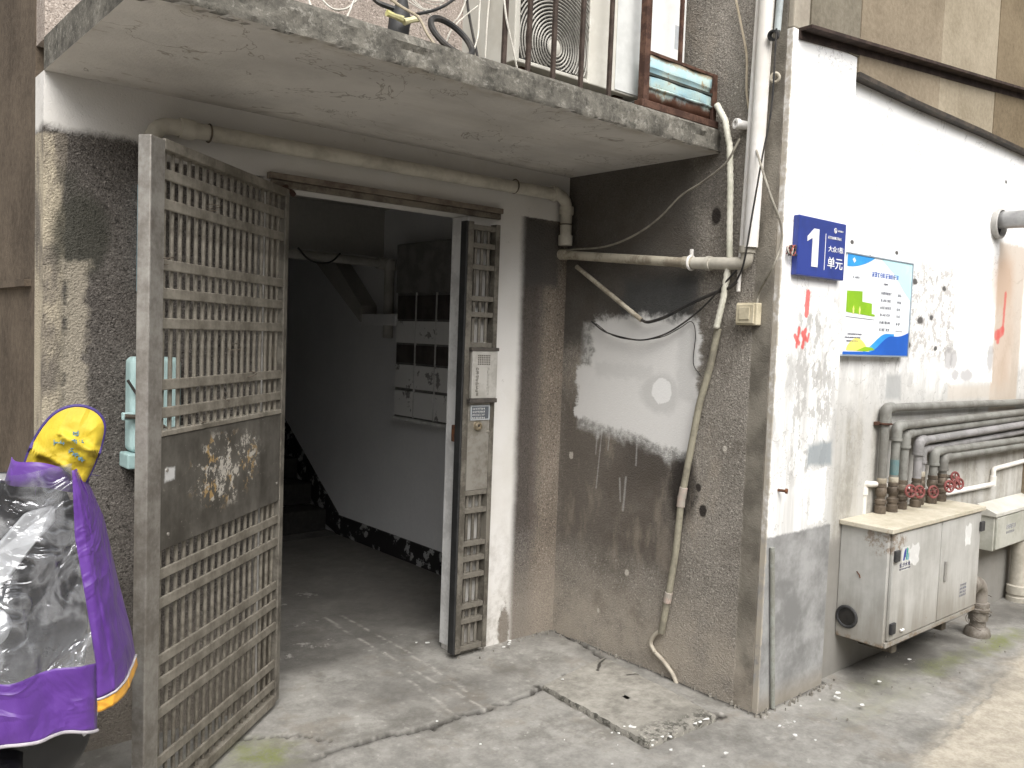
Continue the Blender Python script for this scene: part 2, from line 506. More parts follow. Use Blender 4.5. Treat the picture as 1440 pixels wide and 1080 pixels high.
# bare cement dado
dado = m.ss(m.z + (wf - .5) * .03 + (w - .5) * .02, .752, .738) * m.ss(m.x, .535, .525)
dcol = m.mix(m.ss(m.noise(3.2, 8, .70, seed=14), .38, .64), (.36, .36, .355), (.20, .20, .195))
dcol = m.mix(m.ss(m.z, .12, .0) * .6, dcol, (.30, .26, .20))
dado2 = m.ss(m.z + (w - .5) * .1, .70, .60) * m.ss(m.x, .5, .56)
wcol = m.mix(dado, wcol, dcol)
wcol = m.mix(dado2 * .9, wcol, m.mix(w, (.17, .165, .15), (.30, .285, .26)))
crn = m.ss(m.x + (ww - .5) * .06, .012, .0)
wcol = m.mix(crn, wcol, (.40, .36, .30))
M_SIDE = m.finish(wcol, .85, w * .5 + wf * .35 - fl2 * .4 - b2 * .2, .45, .006, spec=.2)

def concrete(name, a, b, lichen=0.0, under=None, scale=3.0, bstr=.6, streak=.35):
    m = Mt(name)
    n = m.noise(scale, 8, .66); f = m.noise(38, 5, .7); st = m.noise(7, 5, .6, stretch=(1, 1, .1), seed=2)
    v = n * .6 + f * .4 + (st - .5) * streak
    c = m.mix(m.ss(v, .3, .7), a, b)
    if lichen:
        l = m.ss(m.noise(46, 5, .78, seed=7) + (n - .5) * .3, .54, .64)
        c = m.mix(l * lichen, c, (.46, .44, .39))
        d = m.ss(m.noise(24, 6, .78, seed=17), .50, .66)
        c = m.mix(d * .65, c, (.035, .035, .03))
    hgt = n * .5 + f * .5
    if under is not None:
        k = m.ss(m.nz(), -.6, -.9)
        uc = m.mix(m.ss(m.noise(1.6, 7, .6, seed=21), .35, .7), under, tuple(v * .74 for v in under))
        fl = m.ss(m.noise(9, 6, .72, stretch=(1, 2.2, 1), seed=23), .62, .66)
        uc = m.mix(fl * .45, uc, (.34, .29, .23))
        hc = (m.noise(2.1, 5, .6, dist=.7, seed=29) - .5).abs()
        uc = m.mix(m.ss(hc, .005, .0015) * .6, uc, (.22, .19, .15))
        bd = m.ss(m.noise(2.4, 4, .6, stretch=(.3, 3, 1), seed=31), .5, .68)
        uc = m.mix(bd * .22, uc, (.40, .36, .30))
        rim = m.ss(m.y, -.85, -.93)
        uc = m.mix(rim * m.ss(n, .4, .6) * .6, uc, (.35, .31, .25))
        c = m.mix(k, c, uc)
    return m.finish(c, .92, hgt, bstr, .012, spec=.15)
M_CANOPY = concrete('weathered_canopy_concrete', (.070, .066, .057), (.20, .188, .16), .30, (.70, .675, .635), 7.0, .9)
M_UPPER = None
m = Mt('upper_wall_finish'); c, h = pebble(m, (.25, .21, .18), (.50, .44, .39), seed=6.0)
st = m.noise(6, 5, .6, stretch=(1, 1, .15), seed=4)
c = m.mix(m.ss(st, .5, .7) * .4, c, (.19, .16, .14))
M_UPPER = m.finish(c, .92, h, .6, .006, spec=.15)
M_BROWN = [concrete('brown_render_%d' % i, a, b, 0, None, 1.7, .4, .12) for i, (a, b) in enumerate((((.125, .110, .082), (.255, .228, .178)), ((.165, .132, .092), (.29, .242, .175)), ((.22, .185, .13), (.37, .32, .24)), ((.115, .088, .055), (.22, .175, .115))))]
M_FLANK = concrete('flank_wall_finish', (.055, .042, .031), (.145, .115, .085), 0, None, 2.2, .6, .15)
M_HALL = concrete('hall_whitewash', (.70, .705, .72), (.78, .785, .79), 0, None, 2.0, .15, .15)
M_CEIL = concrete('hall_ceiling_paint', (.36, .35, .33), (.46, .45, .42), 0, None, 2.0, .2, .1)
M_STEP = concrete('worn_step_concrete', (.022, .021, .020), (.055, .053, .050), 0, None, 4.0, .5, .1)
m = Mt('peeling_skirting_paint')
k = m.ss(m.noise(9, 6, .72, seed=3), .56, .59)
M_SKIRT = m.finish(m.mix(k, (.022, .021, .022), (.36, .36, .36)), .6, k, .4, .004)

# ------------------------------------------------------------------ ground
def ground_sheet(name, x0, x1, y0, y1, step):
    nx, ny = int((x1 - x0) / step) + 1, int((y1 - y0) / step) + 1
    X, Y = np.meshgrid(np.linspace(x0, x1, nx), np.linspace(y0, y1, ny))
    wx = (fbm(X * 5, Y * 5, 3) - .47) * .10; wy = (fbm(X * 5 + 9, Y * 5, 9) - .47) * .10
    fx = (fbm(X * 30, Y * 30, 31, 3) - .45) * .03; fy = (fbm(X * 30 + 5, Y * 30, 37, 3) - .45) * .03
    XX, YY = X + wx + fx, Y + wy + fy
    Z = (fbm(X * 1.3, Y * 1.3, 21, 3) - .45) * .02 + (fbm(X * 9, Y * 9, 27, 3) - .45) * .006
    crack = np.zeros_like(X)
    cracks = [([(-1.650, -0.505, 0.000)[:2], (-1.510, -0.480, 0.000)[:2], (-1.396, -0.486, 0.000)[:2], (-1.238, -0.528, 0.000)[:2], (-1.139, -0.547, 0.000)[:2], (-1.029, -0.532, 0.000)[:2], (-0.902, -0.550, 0.000)[:2], (-0.676, -0.529, 0.000)[:2], (-0.530, -0.494, 0.000)[:2]], .010),
              ([(-0.091, -0.440, -0.000)[:2], (-0.246, -0.473, 0.000)[:2], (-0.363, -0.473, 0.000)[:2]], .008), ([(-0.183, -0.790, 0.000)[:2], (-0.218, -0.736, 0.000)[:2], (-0.269, -0.710, 0.000)[:2]], .007),
              ([(-1.832, -0.209, 0.000)[:2], (-1.615, -0.296, 0.000)[:2], (-1.526, -0.412, 0.000)[:2]], .005),
              ([(-0.070, -0.421, -0.000)[:2], (-0.183, -0.790, 0.000)[:2], (-0.152, -0.907, 0.000)[:2], (-0.134, -1.158, 0.000)[:2]], .010), ([(0.010, 0.020, 0.000)[:2], (-0.017, -0.195, 0.000)[:2], (-0.077, -0.450, -0.000)[:2]], .009)]
    for pts, wd in cracks:
        d = seg_dist(XX, YY, [(p[0], p[1]) for p in pts])
        wv = wd * (.45 + 1.1 * fbm(X * 12, Y * 12, 41, 2))
        g = np.clip(1 - d / wv, 0, 1)
        Z -= .022 * np.sqrt(g); crack = np.maximum(crack, np.clip(1.5 - d / wv, 0, 1))
    # slabs either side of the long crack sit at slightly different heights
    side = np.clip((seg_dist(X, Y, [(-1.9, -1.5), (-1.2, -1.25), (-.6, -.95), (0, -1.6), (-.5, -2.6), (-2, -2.6)]) * -1 + .9) * 2, 0, 1)
    Z -= .008 * side
    lines = np.zeros_like(X)
    for pts in ([(-0.899, 0.839, -0.000)[:2], (-0.914, 0.086, 0.000)[:2], (-0.892, -0.557, 0.000)[:2]], [(-0.802, 0.858, 0.000)[:2], (-0.813, 0.148, 0.000)[:2], (-0.851, -0.403, 0.000)[:2]], [(-0.984, -0.021, 0.000)[:2], (-1.027, -0.525, 0.000)[:2]]):
        d = seg_dist(X + fx * .3, Y + fy * .3, [(p[0], p[1]) for p in pts])
        lines = np.maximum(lines, np.clip(1.6 - d / .006, 0, 1))
    Z += .002 * lines
    # newer lighter concrete skim along the alley, its ragged edge a low step
    ed = seg_dist(XX, YY, [((0.079, -1.892, 0.000)[0], (0.079, -1.892, 0.000)[1] - .3), (0.079, -1.892, 0.000)[:2], (0.641, -1.789, 0.000)[:2], (1.190, -1.725, 0.000)[:2], (1.781, -1.678, -0.000)[:2], (3.6, -1.55)])
    sgn = np.where((YY - (-1.893)) * 1.0 - (XX - .08) * .13 < 0, 1, -1)
    light = np.clip(sgn * ed / .05 * .5 + .5, 0, 1) * (X > -.1)
    Z += .010 * np.clip(light * 2 - .5, 0, 1)
    # moss where water stands
    moss = np.zeros_like(X)
    for (cx, cy, ru, rv, a) in (((-1.795, -0.405, 0.000)[0], (-1.795, -0.405, 0.000)[1], .16, .10, 1.0), ((-1.823, -0.284, 0.000)[0], (-1.823, -0.284, 0.000)[1], .16, .12, .8), ((1.805, -1.532, 0.000)[0], (1.805, -1.532, 0.000)[1], .45, .10, 1.0), ((1.304, -1.483, 0.000)[0], (1.304, -1.483, 0.000)[1], .45, .09, .6), ((0.682, -1.411, 0.000)[0], (0.682, -1.411, 0.000)[1], .5, .1, .25), ((0.593, -1.536, 0.000)[0], (0.593, -1.536, 0.000)[1], .5, .1, .25), (-1.9, -.4, .25, .2, .3)):
        q = 1 - np.hypot((X - cx) / ru, (Y - cy) / rv)
        moss = np.maximum(moss, a * np.clip(q * 1.3 + (fbm(X * 14, Y * 14, 51) - .5) * 1.6, 0, 1))
    damp_shade = np.zeros_like(X)  # damp stains, with shade painted in under the cabinet and inside the doorway
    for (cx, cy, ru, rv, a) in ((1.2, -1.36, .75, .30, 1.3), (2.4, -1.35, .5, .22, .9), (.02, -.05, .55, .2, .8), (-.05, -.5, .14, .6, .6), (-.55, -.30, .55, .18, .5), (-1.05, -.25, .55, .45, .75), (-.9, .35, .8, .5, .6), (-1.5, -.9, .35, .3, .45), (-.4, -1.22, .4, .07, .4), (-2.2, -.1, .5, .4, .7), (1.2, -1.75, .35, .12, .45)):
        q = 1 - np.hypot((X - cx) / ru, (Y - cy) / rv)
        damp_shade = np.maximum(damp_shade, a * np.clip(q * 1.2 + (fbm(X * 6, Y * 6, 61) - .5) * 1.5, 0, 1))
    # trodden grime: the hall floor, indoor shade painted in with it, and the side of the long crack towards the gate
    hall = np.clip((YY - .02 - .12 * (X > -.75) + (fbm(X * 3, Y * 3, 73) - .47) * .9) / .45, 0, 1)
    damp_shade = np.maximum(damp_shade, hall * (1.15 + .5 * (fbm(X * 5, Y * 5, 77) - .47)))
    cd = seg_dist(XX, YY, [(p[0], p[1]) for p in cracks[0][0]])
    damp_shade = np.maximum(damp_shade, np.clip(1.1 - cd / .10, 0, 1) * np.clip((fbm(X * 8, Y * 8, 79) - .36) * 3, 0, 1) * .8)
    gap = seg_dist(XX, YY, [(-0.548, -0.480, 0.000)[:2], (-0.563, -0.701, 0.000)[:2], (-0.574, -0.919, 0.000)[:2], (-0.578, -1.159, 0.000)[:2], (-0.374, -1.160, 0.000)[:2], (-0.135, -1.165, 0.000)[:2]])
    crack = np.maximum(crack, np.clip(1.5 - gap / (.020 * (.3 + 1.4 * fbm(X * 10, Y * 10, 83, 2))), 0, 1))
    foot = np.minimum(np.abs(X - .0) + 9 * (Y > .0) + 9 * (Y < -1.26), np.abs(Y + 1.25) + 9 * (X < 0) + 9 * (X > .55))
    crack = np.maximum(crack, np.clip(1.3 - foot / (.022 * (.2 + 1.5 * fbm(X * 9, Y * 9, 87, 2))), 0, 1) * .9)
    Z = np.where(Y > .2, Z * .4, Z)
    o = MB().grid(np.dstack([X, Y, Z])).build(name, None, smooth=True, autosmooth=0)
    for nm, arr in (('crack', crack), ('moss', moss), ('damp_shade', damp_shade), ('light', light), ('lines', lines)):
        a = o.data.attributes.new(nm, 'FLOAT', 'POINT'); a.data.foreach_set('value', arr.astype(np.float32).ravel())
    return o

m = Mt('alley_concrete')
n = m.noise(1.7, 8, .64); f = m.noise(13, 7, .68, seed=2); ff = m.noise(70, 4, .7, seed=5)
v = n * .45 + f * .38 + ff * .17
c = m.mix(m.ss(v, .33, .66), (.168, .162, .148), (.352, .340, .312))
c = m.mix(m.ss(m.noise(4.5, 6, .7, seed=9), .52, .66) * .45, c, (.205, .178, .142))
c = m.mix(m.ss(m.noise(2.6, 8, .74, seed=15), .50, .64) * .65, c, (.135, .128, .112))
speck = m.ss(m.vor(55, 'Color', seed=3), .95, .97) * m.ss(f, .45, .6)
c = m.mix(speck * .25, c, (.55, .53, .49))
c = m.mix(m.attr('light') * .95, c, m.mix(m.ss(f * .6 + ff * .4, .35, .65), (.32, .285, .23), (.50, .455, .375)))
c = m.mix((m.attr('damp_shade') * .66).min(.86), c, m.mix(f, (.055, .052, .047), (.125, .118, .105)))
c = m.mix(m.attr('lines') * m.ss(f, .40, .58) * .55, c, (.46, .44, .40))
c = m.mix(m.attr('moss') * m.ss(ff * .5 + f * .5, .3, .62), c, m.mix(ff, (.10, .115, .035), (.22, .24, .09)))
c = m.mix(m.attr('crack') * .95, c, (.022, .019, .016))
white = m.ss(m.noise(9, 6, .78, seed=31) + (m.noise(2.2, 2, .5, seed=33) - .5) * .5, .70, .72)
c = m.mix(white * .35, c, (.60, .58, .54))
M_GROUND = m.finish(c, m.math('SUBTRACT', .9, m.attr('damp_shade') * .3), f * .5 + ff * .5, .5, .010, spec=.25)

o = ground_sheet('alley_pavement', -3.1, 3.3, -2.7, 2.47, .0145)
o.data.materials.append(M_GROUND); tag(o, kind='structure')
o = MB().box(-40, 40, -40, 40, -.30, -.035).build('ground', concrete('yard_concrete', (.24, .22, .19), (.38, .35, .30)))
tag(o, kind='structure')
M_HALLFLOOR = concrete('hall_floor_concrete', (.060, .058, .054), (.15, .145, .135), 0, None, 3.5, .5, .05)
o = MB().box(-1.66, .11, 2.472, 6.0, -.03, -.002).build('hall_floor', M_HALLFLOOR); tag(o, kind='structure')

# unseen building added behind the viewer to keep low sky off walls and hall
opp = thing('added_sky_blocker', 'unseen plain building added across the alley to block low sky', 'building')
MB().box(-9, 9, -9.5, -6.0, -.2, 3.5).build('blocker_wall', concrete('blocker_render', (.26, .25, .23), (.38, .36, .33), 0, None, 1.5, .3, .2), opp)
MB().box(-9.1, 9.1, -9.5, -5.85, 3.5, 3.65).build('blocker_top', M_STEP, opp)

# ------------------------------------------------------------------ stair block with the entrance
bld = thing('stairwell_block', 'grey pebbledash stairwell block with a whitewashed doorway under a concrete canopy', 'building')
f = MB()
f.box(-2.44, -1.60, 0, .12, -.2, 2.37); f.box(-1.60, -.64, 0, .12, 2.10, 2.37); f.box(-.64, 0, 0, .12, -.2, 2.37)
f.build('front_wall', M_FRONT, bld)
MB().box(-2.44, -2.20, .12, 6, -.2, 5.2).build('flank_wall', M_FLANK, bld)
fb = MB()
fb.box(-2.462, -2.44, .17, 6, 1.66, 1.685); fb.build('flank_joint', M_FLANK, bld)
MB().box(-2.438, 0, .002, .20, 2.475, 5.2).build('upper_wall', M_UPPER, bld)
# canopy: slightly ragged edges
cm = MB()
nx, ny = 90, 34
def can(x, y, top):
    j = .006 * (vnoise(np.array(x * 9.), np.array(y * 9. + (5 if top else 0)), 5) - .5)
    return float(j)
rows = []
zs = (2.37, 2.474)
prof = [(0.0, 2.37), (-.25, 2.37), (-.5, 2.37), (-.75, 2.37), (-.88, 2.37), (-.915, 2.369), (-.928, 2.371), (-.933, 2.378), (-.934, 2.395), (-.932, 2.42), (-.933, 2.445), (-.932, 2.462), (-.926, 2.471), (-.91, 2.475), (-.6, 2.476), (0.0, 2.477)]
for i in range(141):
    x = -2.44 + 2.44 * i / 140
    row = []
    for k, (y, z) in enumerate(prof):
        a = .016 if 5 <= k <= 13 else (.004 if 0 < k < 5 else 0)
        n1 = float(fbm(np.array(x * 7.), np.array(k * .9), 71)) - .47; n2 = float(fbm(np.array(x * 22.), np.array(k * 1.3), 77)) - .47
        crn = -.05 * math.exp(-((x + 2.44) / .10) ** 2) if k in (5, 6, 7, 8) else 0
        row.append((x, y + (n1 * a + n2 * a * .7) * (y < -.8) - crn * .8, z + (n1 * a * .6 + n2 * a * .5) - crn * .25 * (k < 8)))
    rows.append(row)
cm.grid(rows)
n = len(prof)
cm.f.append(tuple(range(n))[::-1]); b = (140) * n; cm.f.append(tuple(b + i for i in range(n)))
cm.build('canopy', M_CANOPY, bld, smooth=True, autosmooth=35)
# interior of the hall
MB().box(.11, .25, .12, 6.0, -.2, 5.2).build('hall_wall', M_HALL, bld)
MB().box(-1.80, -1.66, .12, 6.0, -.2, 5.2).build('hall_wall', M_HALL, bld)
MB().box(-1.66, .11, .12, 1.95, 2.38, 2.46).build('hall_ceiling', M_CEIL, bld)
MB().box(-1.66, .11, 1.95, 2.15, 2.06, 2.46).build('ceiling_beam', M_CEIL, bld)
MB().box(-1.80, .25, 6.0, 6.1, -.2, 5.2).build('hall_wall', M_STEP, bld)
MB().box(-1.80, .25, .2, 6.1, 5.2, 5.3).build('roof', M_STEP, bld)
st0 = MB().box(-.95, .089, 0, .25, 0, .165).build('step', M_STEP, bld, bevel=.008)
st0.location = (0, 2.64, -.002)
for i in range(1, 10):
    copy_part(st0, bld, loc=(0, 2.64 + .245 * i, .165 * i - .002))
# upper flight returning overhead, seen from below
up_ = MB()
up_.prism([(-.02, 2.02, 1.60), (-.02, 2.72, 2.06), (-.02, 2.72, 2.30), (-.02, 2.02, 1.72)], (.128, 0, 0))
up_.build('stair_soffit', M_CEIL, bld)
MB().box(-.01, .108, 1.60, 2.05, 1.585, 1.66).build('hall_ledge', M_HALL, bld, bevel=.004)
sk = MB()
sk.box(.095, .109, .125, 2.47, 0, .145)
sk.build('skirting', M_SKIRT, bld)
sk = MB(); sk.prism([(.090, 2.47, .0), (.090, 2.47, .155), (.090, 4.92, 1.82), (.090, 4.92, 1.60), (.090, 2.66, .05)], (.013, 0, 0)); sk.build('skirting', M_SKIRT, bld)

# ------------------------------------------------------------------ side wing: return wall, white wall, brown upper wall
wing = thing('side_wing', 'projecting wing of the building with a flaking white wall and brown rendered upper storey', 'building')
MB().box(0, .11, -1.226, .12, -.2, 5.2).build('return_wall', M_RETURN, wing)
sw = MB(); sw.box(.003, .52, -1.256, -1.2255, -.2, 2.83); sw.box(.11, 2.95, -1.2255, -1.12, -.2, 2.745)
sw.build('white_wall', M_SIDE, wing, bevel=.004)
M_PIER = concrete('corner_render', (.24, .21, .17), (.36, .325, .265), 0, None, 3, .5, .4)
MB().box(.003, .12, -1.256, -1.2255, 2.83, 5.2).build('corner_render', M_PIER, wing, bevel=.006)
xs = [.12, .52, 1.33, 2.02, 2.95]
for i in range(4):
    z0 = 2.83 if i == 0 else 2.757
    MB().box(xs[i] + .001, xs[i + 1] - .001, -1.262 - .003 * (i % 2), -1.12, z0, 5.2).build('render_panel' if i == 0 else 'render_panel', M_BROWN[i], wing, bevel=.002)
MB().prism([(.52, -1.272, 2.742), (1.2, -1.272, 2.735), (2.0, -1.272, 2.740), (2.95, -1.272, 2.733), (2.95, -1.272, 2.752), (1.9, -1.272, 2.758), (1.1, -1.272, 2.754), (.52, -1.272, 2.764)], (0, .05, 0)).build('shadow_line_strip', simple('shadow_line_black', (.03, .025, .02), (.07, .055, .04)), wing)  # dark strip standing in for the shadow line under the brown panels
M_RUST = simple('rusted_steel', (.055, .028, .020), (.12, .065, .045), 18, .8, .3, .4)
led = MB()
led.prism([(.04, -1.256, 2.790), (.04, -1.256, 2.835), (.04, -1.315, 2.835), (.04, -1.315, 2.822), (.04, -1.266, 2.822), (.04, -1.266, 2.790)], (2.9, 0, .29))
led.build('steel_ledge', simple('dark_rusted_steel', (.030, .019, .015), (.06, .04, .032), 18, .8, .2, .4), wing)
MB().box(2.95, 3.3, -1.55, -1.12, -.2, 5.2).build('end_pier', M_BROWN[1], wing)
MB().box(.11, 3.3, -1.12, 4, 4.9, 5.2).build('roof', M_STEP, wing)
# ------------------------------------------------------------------ metal door frame with its fixed barred side panel
M_GALV = simple('dusty_steel', (.20, .184, .155), (.10, .09, .074), 9, .55, .35, .25, .4)
M_GALVD = simple('dark_dusty_steel', (.20, .175, .14), (.10, .085, .068), 9, .6, .3, .25, .3)
M_PANEL2 = simple('brushed_lock_steel', (.40, .38, .34), (.27, .25, .21), 7, .42, .6, .15, .5)
fr = thing('door_frame', 'rusty steel door frame with a narrow fixed barred panel on its right', 'door frame', (0, 0, 0))
M_LINTEL = simple('brown_lintel_steel', (.24, .205, .165), (.13, .10, .08), 6, .65, .3, .3)
MB().box(-1.655, -.462, -.030, -.002, 2.128, 2.153).build('lintel', M_LINTEL, fr, bevel=.003)
MB().box(-1.64, -.470, -.022, -.002, 2.1005, 2.127).build('lintel', M_GALVD, fr, bevel=.003)
MB().box(-1.645, -1.59, -.03, -.002, 0, 2.10).build('jamb', M_GALVD, fr, bevel=.003)
FX0, FX1, FY0, FY1 = -.690, -.500, -.058, -.012
MB().box(FX0 - .012, FX0 - .0005, FY0 + .002, FY1, .026, 2.069).build('edge_strip', simple('black_rubber', (.02, .02, .02), (.03, .03, .03)), fr, bevel=.002)
for x0, x1 in ((FX0, FX0 + .032), (FX1 - .026, FX1)):
    MB().box(x0, x1, FY0, FY1, .026, 2.069).build('stile', M_GALV, fr, bevel=.003)
zr = []
for z in (2.045, 1.962, 1.862, 1.715, 1.640, 1.497):
    zr.append((z, .022))
for z in (.795, .708, .550, .476, .395, .247, .175, .044):
    zr.append((z, .024))
r0 = MB().box(FX0 + .033, FX1 - .027, FY0 + .004, FY1 - .004, -.012, .012).build('rail', M_GALV, fr, bevel=.002)
for i, (z, h) in enumerate(zr):
    o = r0 if i == 0 else copy_part(r0, fr)
    o.location = (0, 0, z)
bu = MB().tube([(0, -.035, 1.51), (0, -.035, 2.034)], .0085, 10).build('bar', M_GALV, fr, smooth=True)
bl = MB().tube([(0, -.035, .058), (0, -.035, .783)], .0085, 10).build('bar', M_GALV, fr, smooth=True)
for i, x in enumerate((-.632, -.594, -.556)):
    for src in (bu, bl):
        o = src if i == 0 else copy_part(src, fr)
        o.location = (x, 0, 0)
MB().box(FX0 + .033, FX1 - .027, FY0 + .002, FY1 - .002, .808, 1.484).build('lock_plate', M_PANEL2, fr, bevel=.002)
lk = MB().lathe([(.022, 0), (.022, .010), (.017, .016), (.011, .017), (.009, .012), (0, .012)], (-.6, FY0 + .002, 1.115), (0, -1, 0), 20).build('lock_cylinder', simple('worn_brass', (.52, .45, .33), (.40, .34, .25), 20, .35, .8), fr, smooth=True)
MB().box(-.604, -.597, FY0 - .011, FY0 - .0095, 1.110, 1.122).build('keyhole', simple('black_rubber', (.02, .02, .02), (.03, .03, .03)), lk)
MB().lathe([(.007, 0), (.007, .004), (0, .006)], (-.535, FY0 + .002, 1.085), (0, -1, 0), 12).build('rivet', M_PANEL2, fr, smooth=True)
M_WPAINT = simple('whitewashed_edge', (.70, .70, .69), (.55, .55, .54), 8, .8)
MB().box(-.655, -.641, .0, .118, .03, 2.098).build('reveal', M_WPAINT, fr)
MB().box(-.690, -.657, .006, .03, 1.035, 1.115).build('strike_box', simple('rust_orange', (.18, .075, .035), (.09, .045, .03), 30, .85, .2), fr, bevel=.004)

# intercom on the fixed panel
ic = thing('intercom', 'pale grey intercom plate with a perforated speaker on the fixed door panel', 'intercom', (0, 0, 0))
MI = simple('intercom_steel', (.50, .485, .45), (.40, .385, .35), 10, .45, .3)
MK = simple('dark_print', (.11, .10, .085), (.13, .12, .10), 10, .7)
iy = FY0 - .001
bx = MB().box(-.660, -.508, iy - .020, iy, 1.246, 1.470).build('faceplate', MI, ic, bevel=.004)
MB().box(-.668, -.503, iy - .024, iy, 1.470, 1.486).build('rain_cap', simple('dark_cap', (.05, .045, .04), (.08, .07, .06)), ic, bevel=.002)
MB().box(-.672, -.506, iy - .024, iy, 1.226, 1.2455).build('bottom_cap', simple('dark_cap', (.05, .045, .04)), ic, bevel=.002)
g = MB()
for i in range(7):
    for j in range(5):
        g.box(-.628 + i * .011, -.621 + i * .011, iy - .0212, iy - .020, 1.405 + j * .010, 1.4115 + j * .010)
g.build('speaker_grille', MK, ic)
g = MB(); glyphs(g, -.640, 1.378, .0150, 8, iy - .0202, 1.35, True, 3); g.build('print', MK, ic)
g = MB(); glyphs(g, -.572, 1.380, .0130, 9, iy - .0202, 1.2, True, 5); g.build('print', simple('grey_print', (.34, .33, .30), (.36, .35, .32)), ic)
st = MB().box(-.648, -.532, iy - .003, iy, 1.142, 1.214)
so = st.build('notice_plate', simple('grey_sticker', (.38, .40, .41), (.32, .34, .35), 20, .5), thing('lock_notice', 'small grey notice plate with dark print above the lock', 'notice plate'))
g = MB()
g.box(-.641, -.540, iy - .0036, iy - .0028, 1.148, 1.206); g.build('print_block', simple('slate_print', (.075, .085, .095), (.09, .10, .11)), so.parent)
g = MB()
for k in range(4): glyphs(g, -.638, 1.192 - k * .0145, .0095, 8, iy - .0038, .9, False, 20 + k, .0006)
g.build('print', simple('pale_print', (.60, .60, .58), (.55, .55, .54)), so.parent)

# ------------------------------------------------------------------ the open barred gate leaf
GA = math.atan2(-.64413575, -.7649112)
gate = thing('security_gate', 'tall steel security gate of close round bars standing open', 'gate', (-1.585, -.020, 0), GA)
TH = .042                                                       # local x along the leaf from the hinge, y thickness
def gm(name, a, b, rough=.55, metal=.3):
    mm = Mt(name)
    n = mm.noise(7, 6, .66); f = mm.noise(45, 4, .7); v_ = mm.noise(11, 5, .65, stretch=(1, 1, .25), seed=3)
    c = mm.mix(mm.ss(n * .5 + f * .25 + v_ * .25, .38, .62), b, a)
    c = mm.mix(mm.ss(v_ * .7 + f * .3, .60, .68) * .6, c, (.10, .065, .04))
    return mm.finish(c, rough, f, .2, .003, metal, .35)
M_BAR = gm('gate_bar_steel', (.265, .242, .20), (.105, .093, .073))
M_RAIL = gm('gate_rail_steel', (.30, .275, .23), (.135, .12, .095))
M_STILE = gm('gate_stile_steel', (.42, .40, .365), (.22, .20, .175), .4, .6)
mm = Mt('gate_sheet_steel')
n = mm.noise(5, 7, .66); f = mm.noise(30, 6, .74); v_ = mm.noise(9, 5, .6, stretch=(1, 1, .15), seed=3)
c = mm.mix(mm.ss(n * .6 + v_ * .4, .36, .64), (.075, .068, .057), (.19, .178, .155))
ta = mm.ell(mm.x, mm.z, .465, 1.05, .235, .125, .25, n, 1.0)
tb = mm.ss(f + (n - .5) * .4, .53, .555) * ta
tc_ = mm.mix(mm.ss(mm.noise(18, 3, .6, seed=5), .48, .56), (.66, .62, .55), (.50, .34, .15))
c = mm.mix(tb * .95, c, tc_)
tw = mm.box(mm.x, mm.z, .80, .856, 1.065, 1.105, .006, f, .02)
c = mm.mix(tw, c, (.76, .76, .75))
c = mm.mix(mm.ss(mm.noise(60, 3, .7, seed=8), .66, .70) * .6, c, (.42, .39, .33))
M_SHEET = mm.finish(c, .45, f * .6 + tb * .6, .3, .003, .45, .4)
MB().box(.0, .034, -TH / 2, TH / 2, .03, 2.093).build('stile', M_GALV, gate, bevel=.003)
MB().box(.880, .955, -TH / 2, TH / 2, .02, 2.088).build('stile', M_STILE, gate, bevel=.004)
MB().box(.0345, .8795, -TH / 2, TH / 2, 2.060, 2.093).build('top_rail', M_RAIL, gate, bevel=.003)
MB().box(.0345, .8795, -TH / 2, TH / 2, .022, .058).build('bottom_rail', M_RAIL, gate, bevel=.003)
rl = MB().box(.036, .878, .007, .0165, -.0165, .0165)
r0 = rl.build('rail', M_RAIL, gate, bevel=.003)
for i, z in enumerate((1.990, 1.902, 1.722, 1.637, 1.547, 1.362, 1.277, .782, .692, .514, .440, .346, .192, .105)):
    o = r0 if i == 0 else copy_part(r0, gate)
    o.location = (0, 0, z)
b1 = MB().tube([(0, 0, 1.208), (0, 0, 2.0595)], .0068, 10).build('bar', M_BAR, gate, smooth=True)
b2 = MB().tube([(0, 0, .0585), (0, 0, .853)], .0068, 10).build('bar', M_BAR, gate, smooth=True)
for i in range(18):
    x = .058 + .0468 * i
    for src in (b1, b2):
        o = src if i == 0 else copy_part(src, gate)
        o.location = (x + random.uniform(-.0015, .0015), 0, 0)
MB().box(.0355, .8785, -.017, .017, .856, 1.205).build('sheet_panel', M_SHEET, gate, bevel=.002)
MB().box(.0345, .8795, -TH / 2, TH / 2, 1.206, 1.222).build('sheet_rail', M_RAIL, gate, bevel=.002)
for (z, x) in ((1.10, .845), (.90, .835), (1.13, .26), (.93, .06)):
    MB().lathe([(.006, 0), (.006, .003), (0, .005)], (x, .017, z), (0, 1, 0), 10).build('screw', M_STILE, gate, smooth=True)
# hinge stub and bits of wire wound round the bars
MB().tube([(.02, 0, 2.094), (-.02, .0, 2.11), (-.075, .004, 2.085)], .011, 10).build('hinge_pin', M_RUST, gate, smooth=True)
for z in (.35, 1.85):
    MB().tube([(-.012, 0, z - .05), (-.012, 0, z + .05)], .012, 10).build('hinge', M_RUST, gate, smooth=True)
M_WIRE = simple('rusty_wire', (.09, .075, .06), (.16, .13, .10), 30, .7, .4)
for k, (u, z) in enumerate(((.86, 1.735), (.60, 1.930), (.31, 1.372), (.42, 1.475), (.47, 1.30), (.62, 1.235))):
    pts = [(u + .03 * math.cos(a * 1.1 + k) , .022 * math.sin(a) + .01, z + .012 * math.sin(a * .7 + k)) for a in np.linspace(0, 7, 26)]
    MB().tube(pts, .0016, 5).build('wire_tie', M_WIRE, gate, smooth=True)

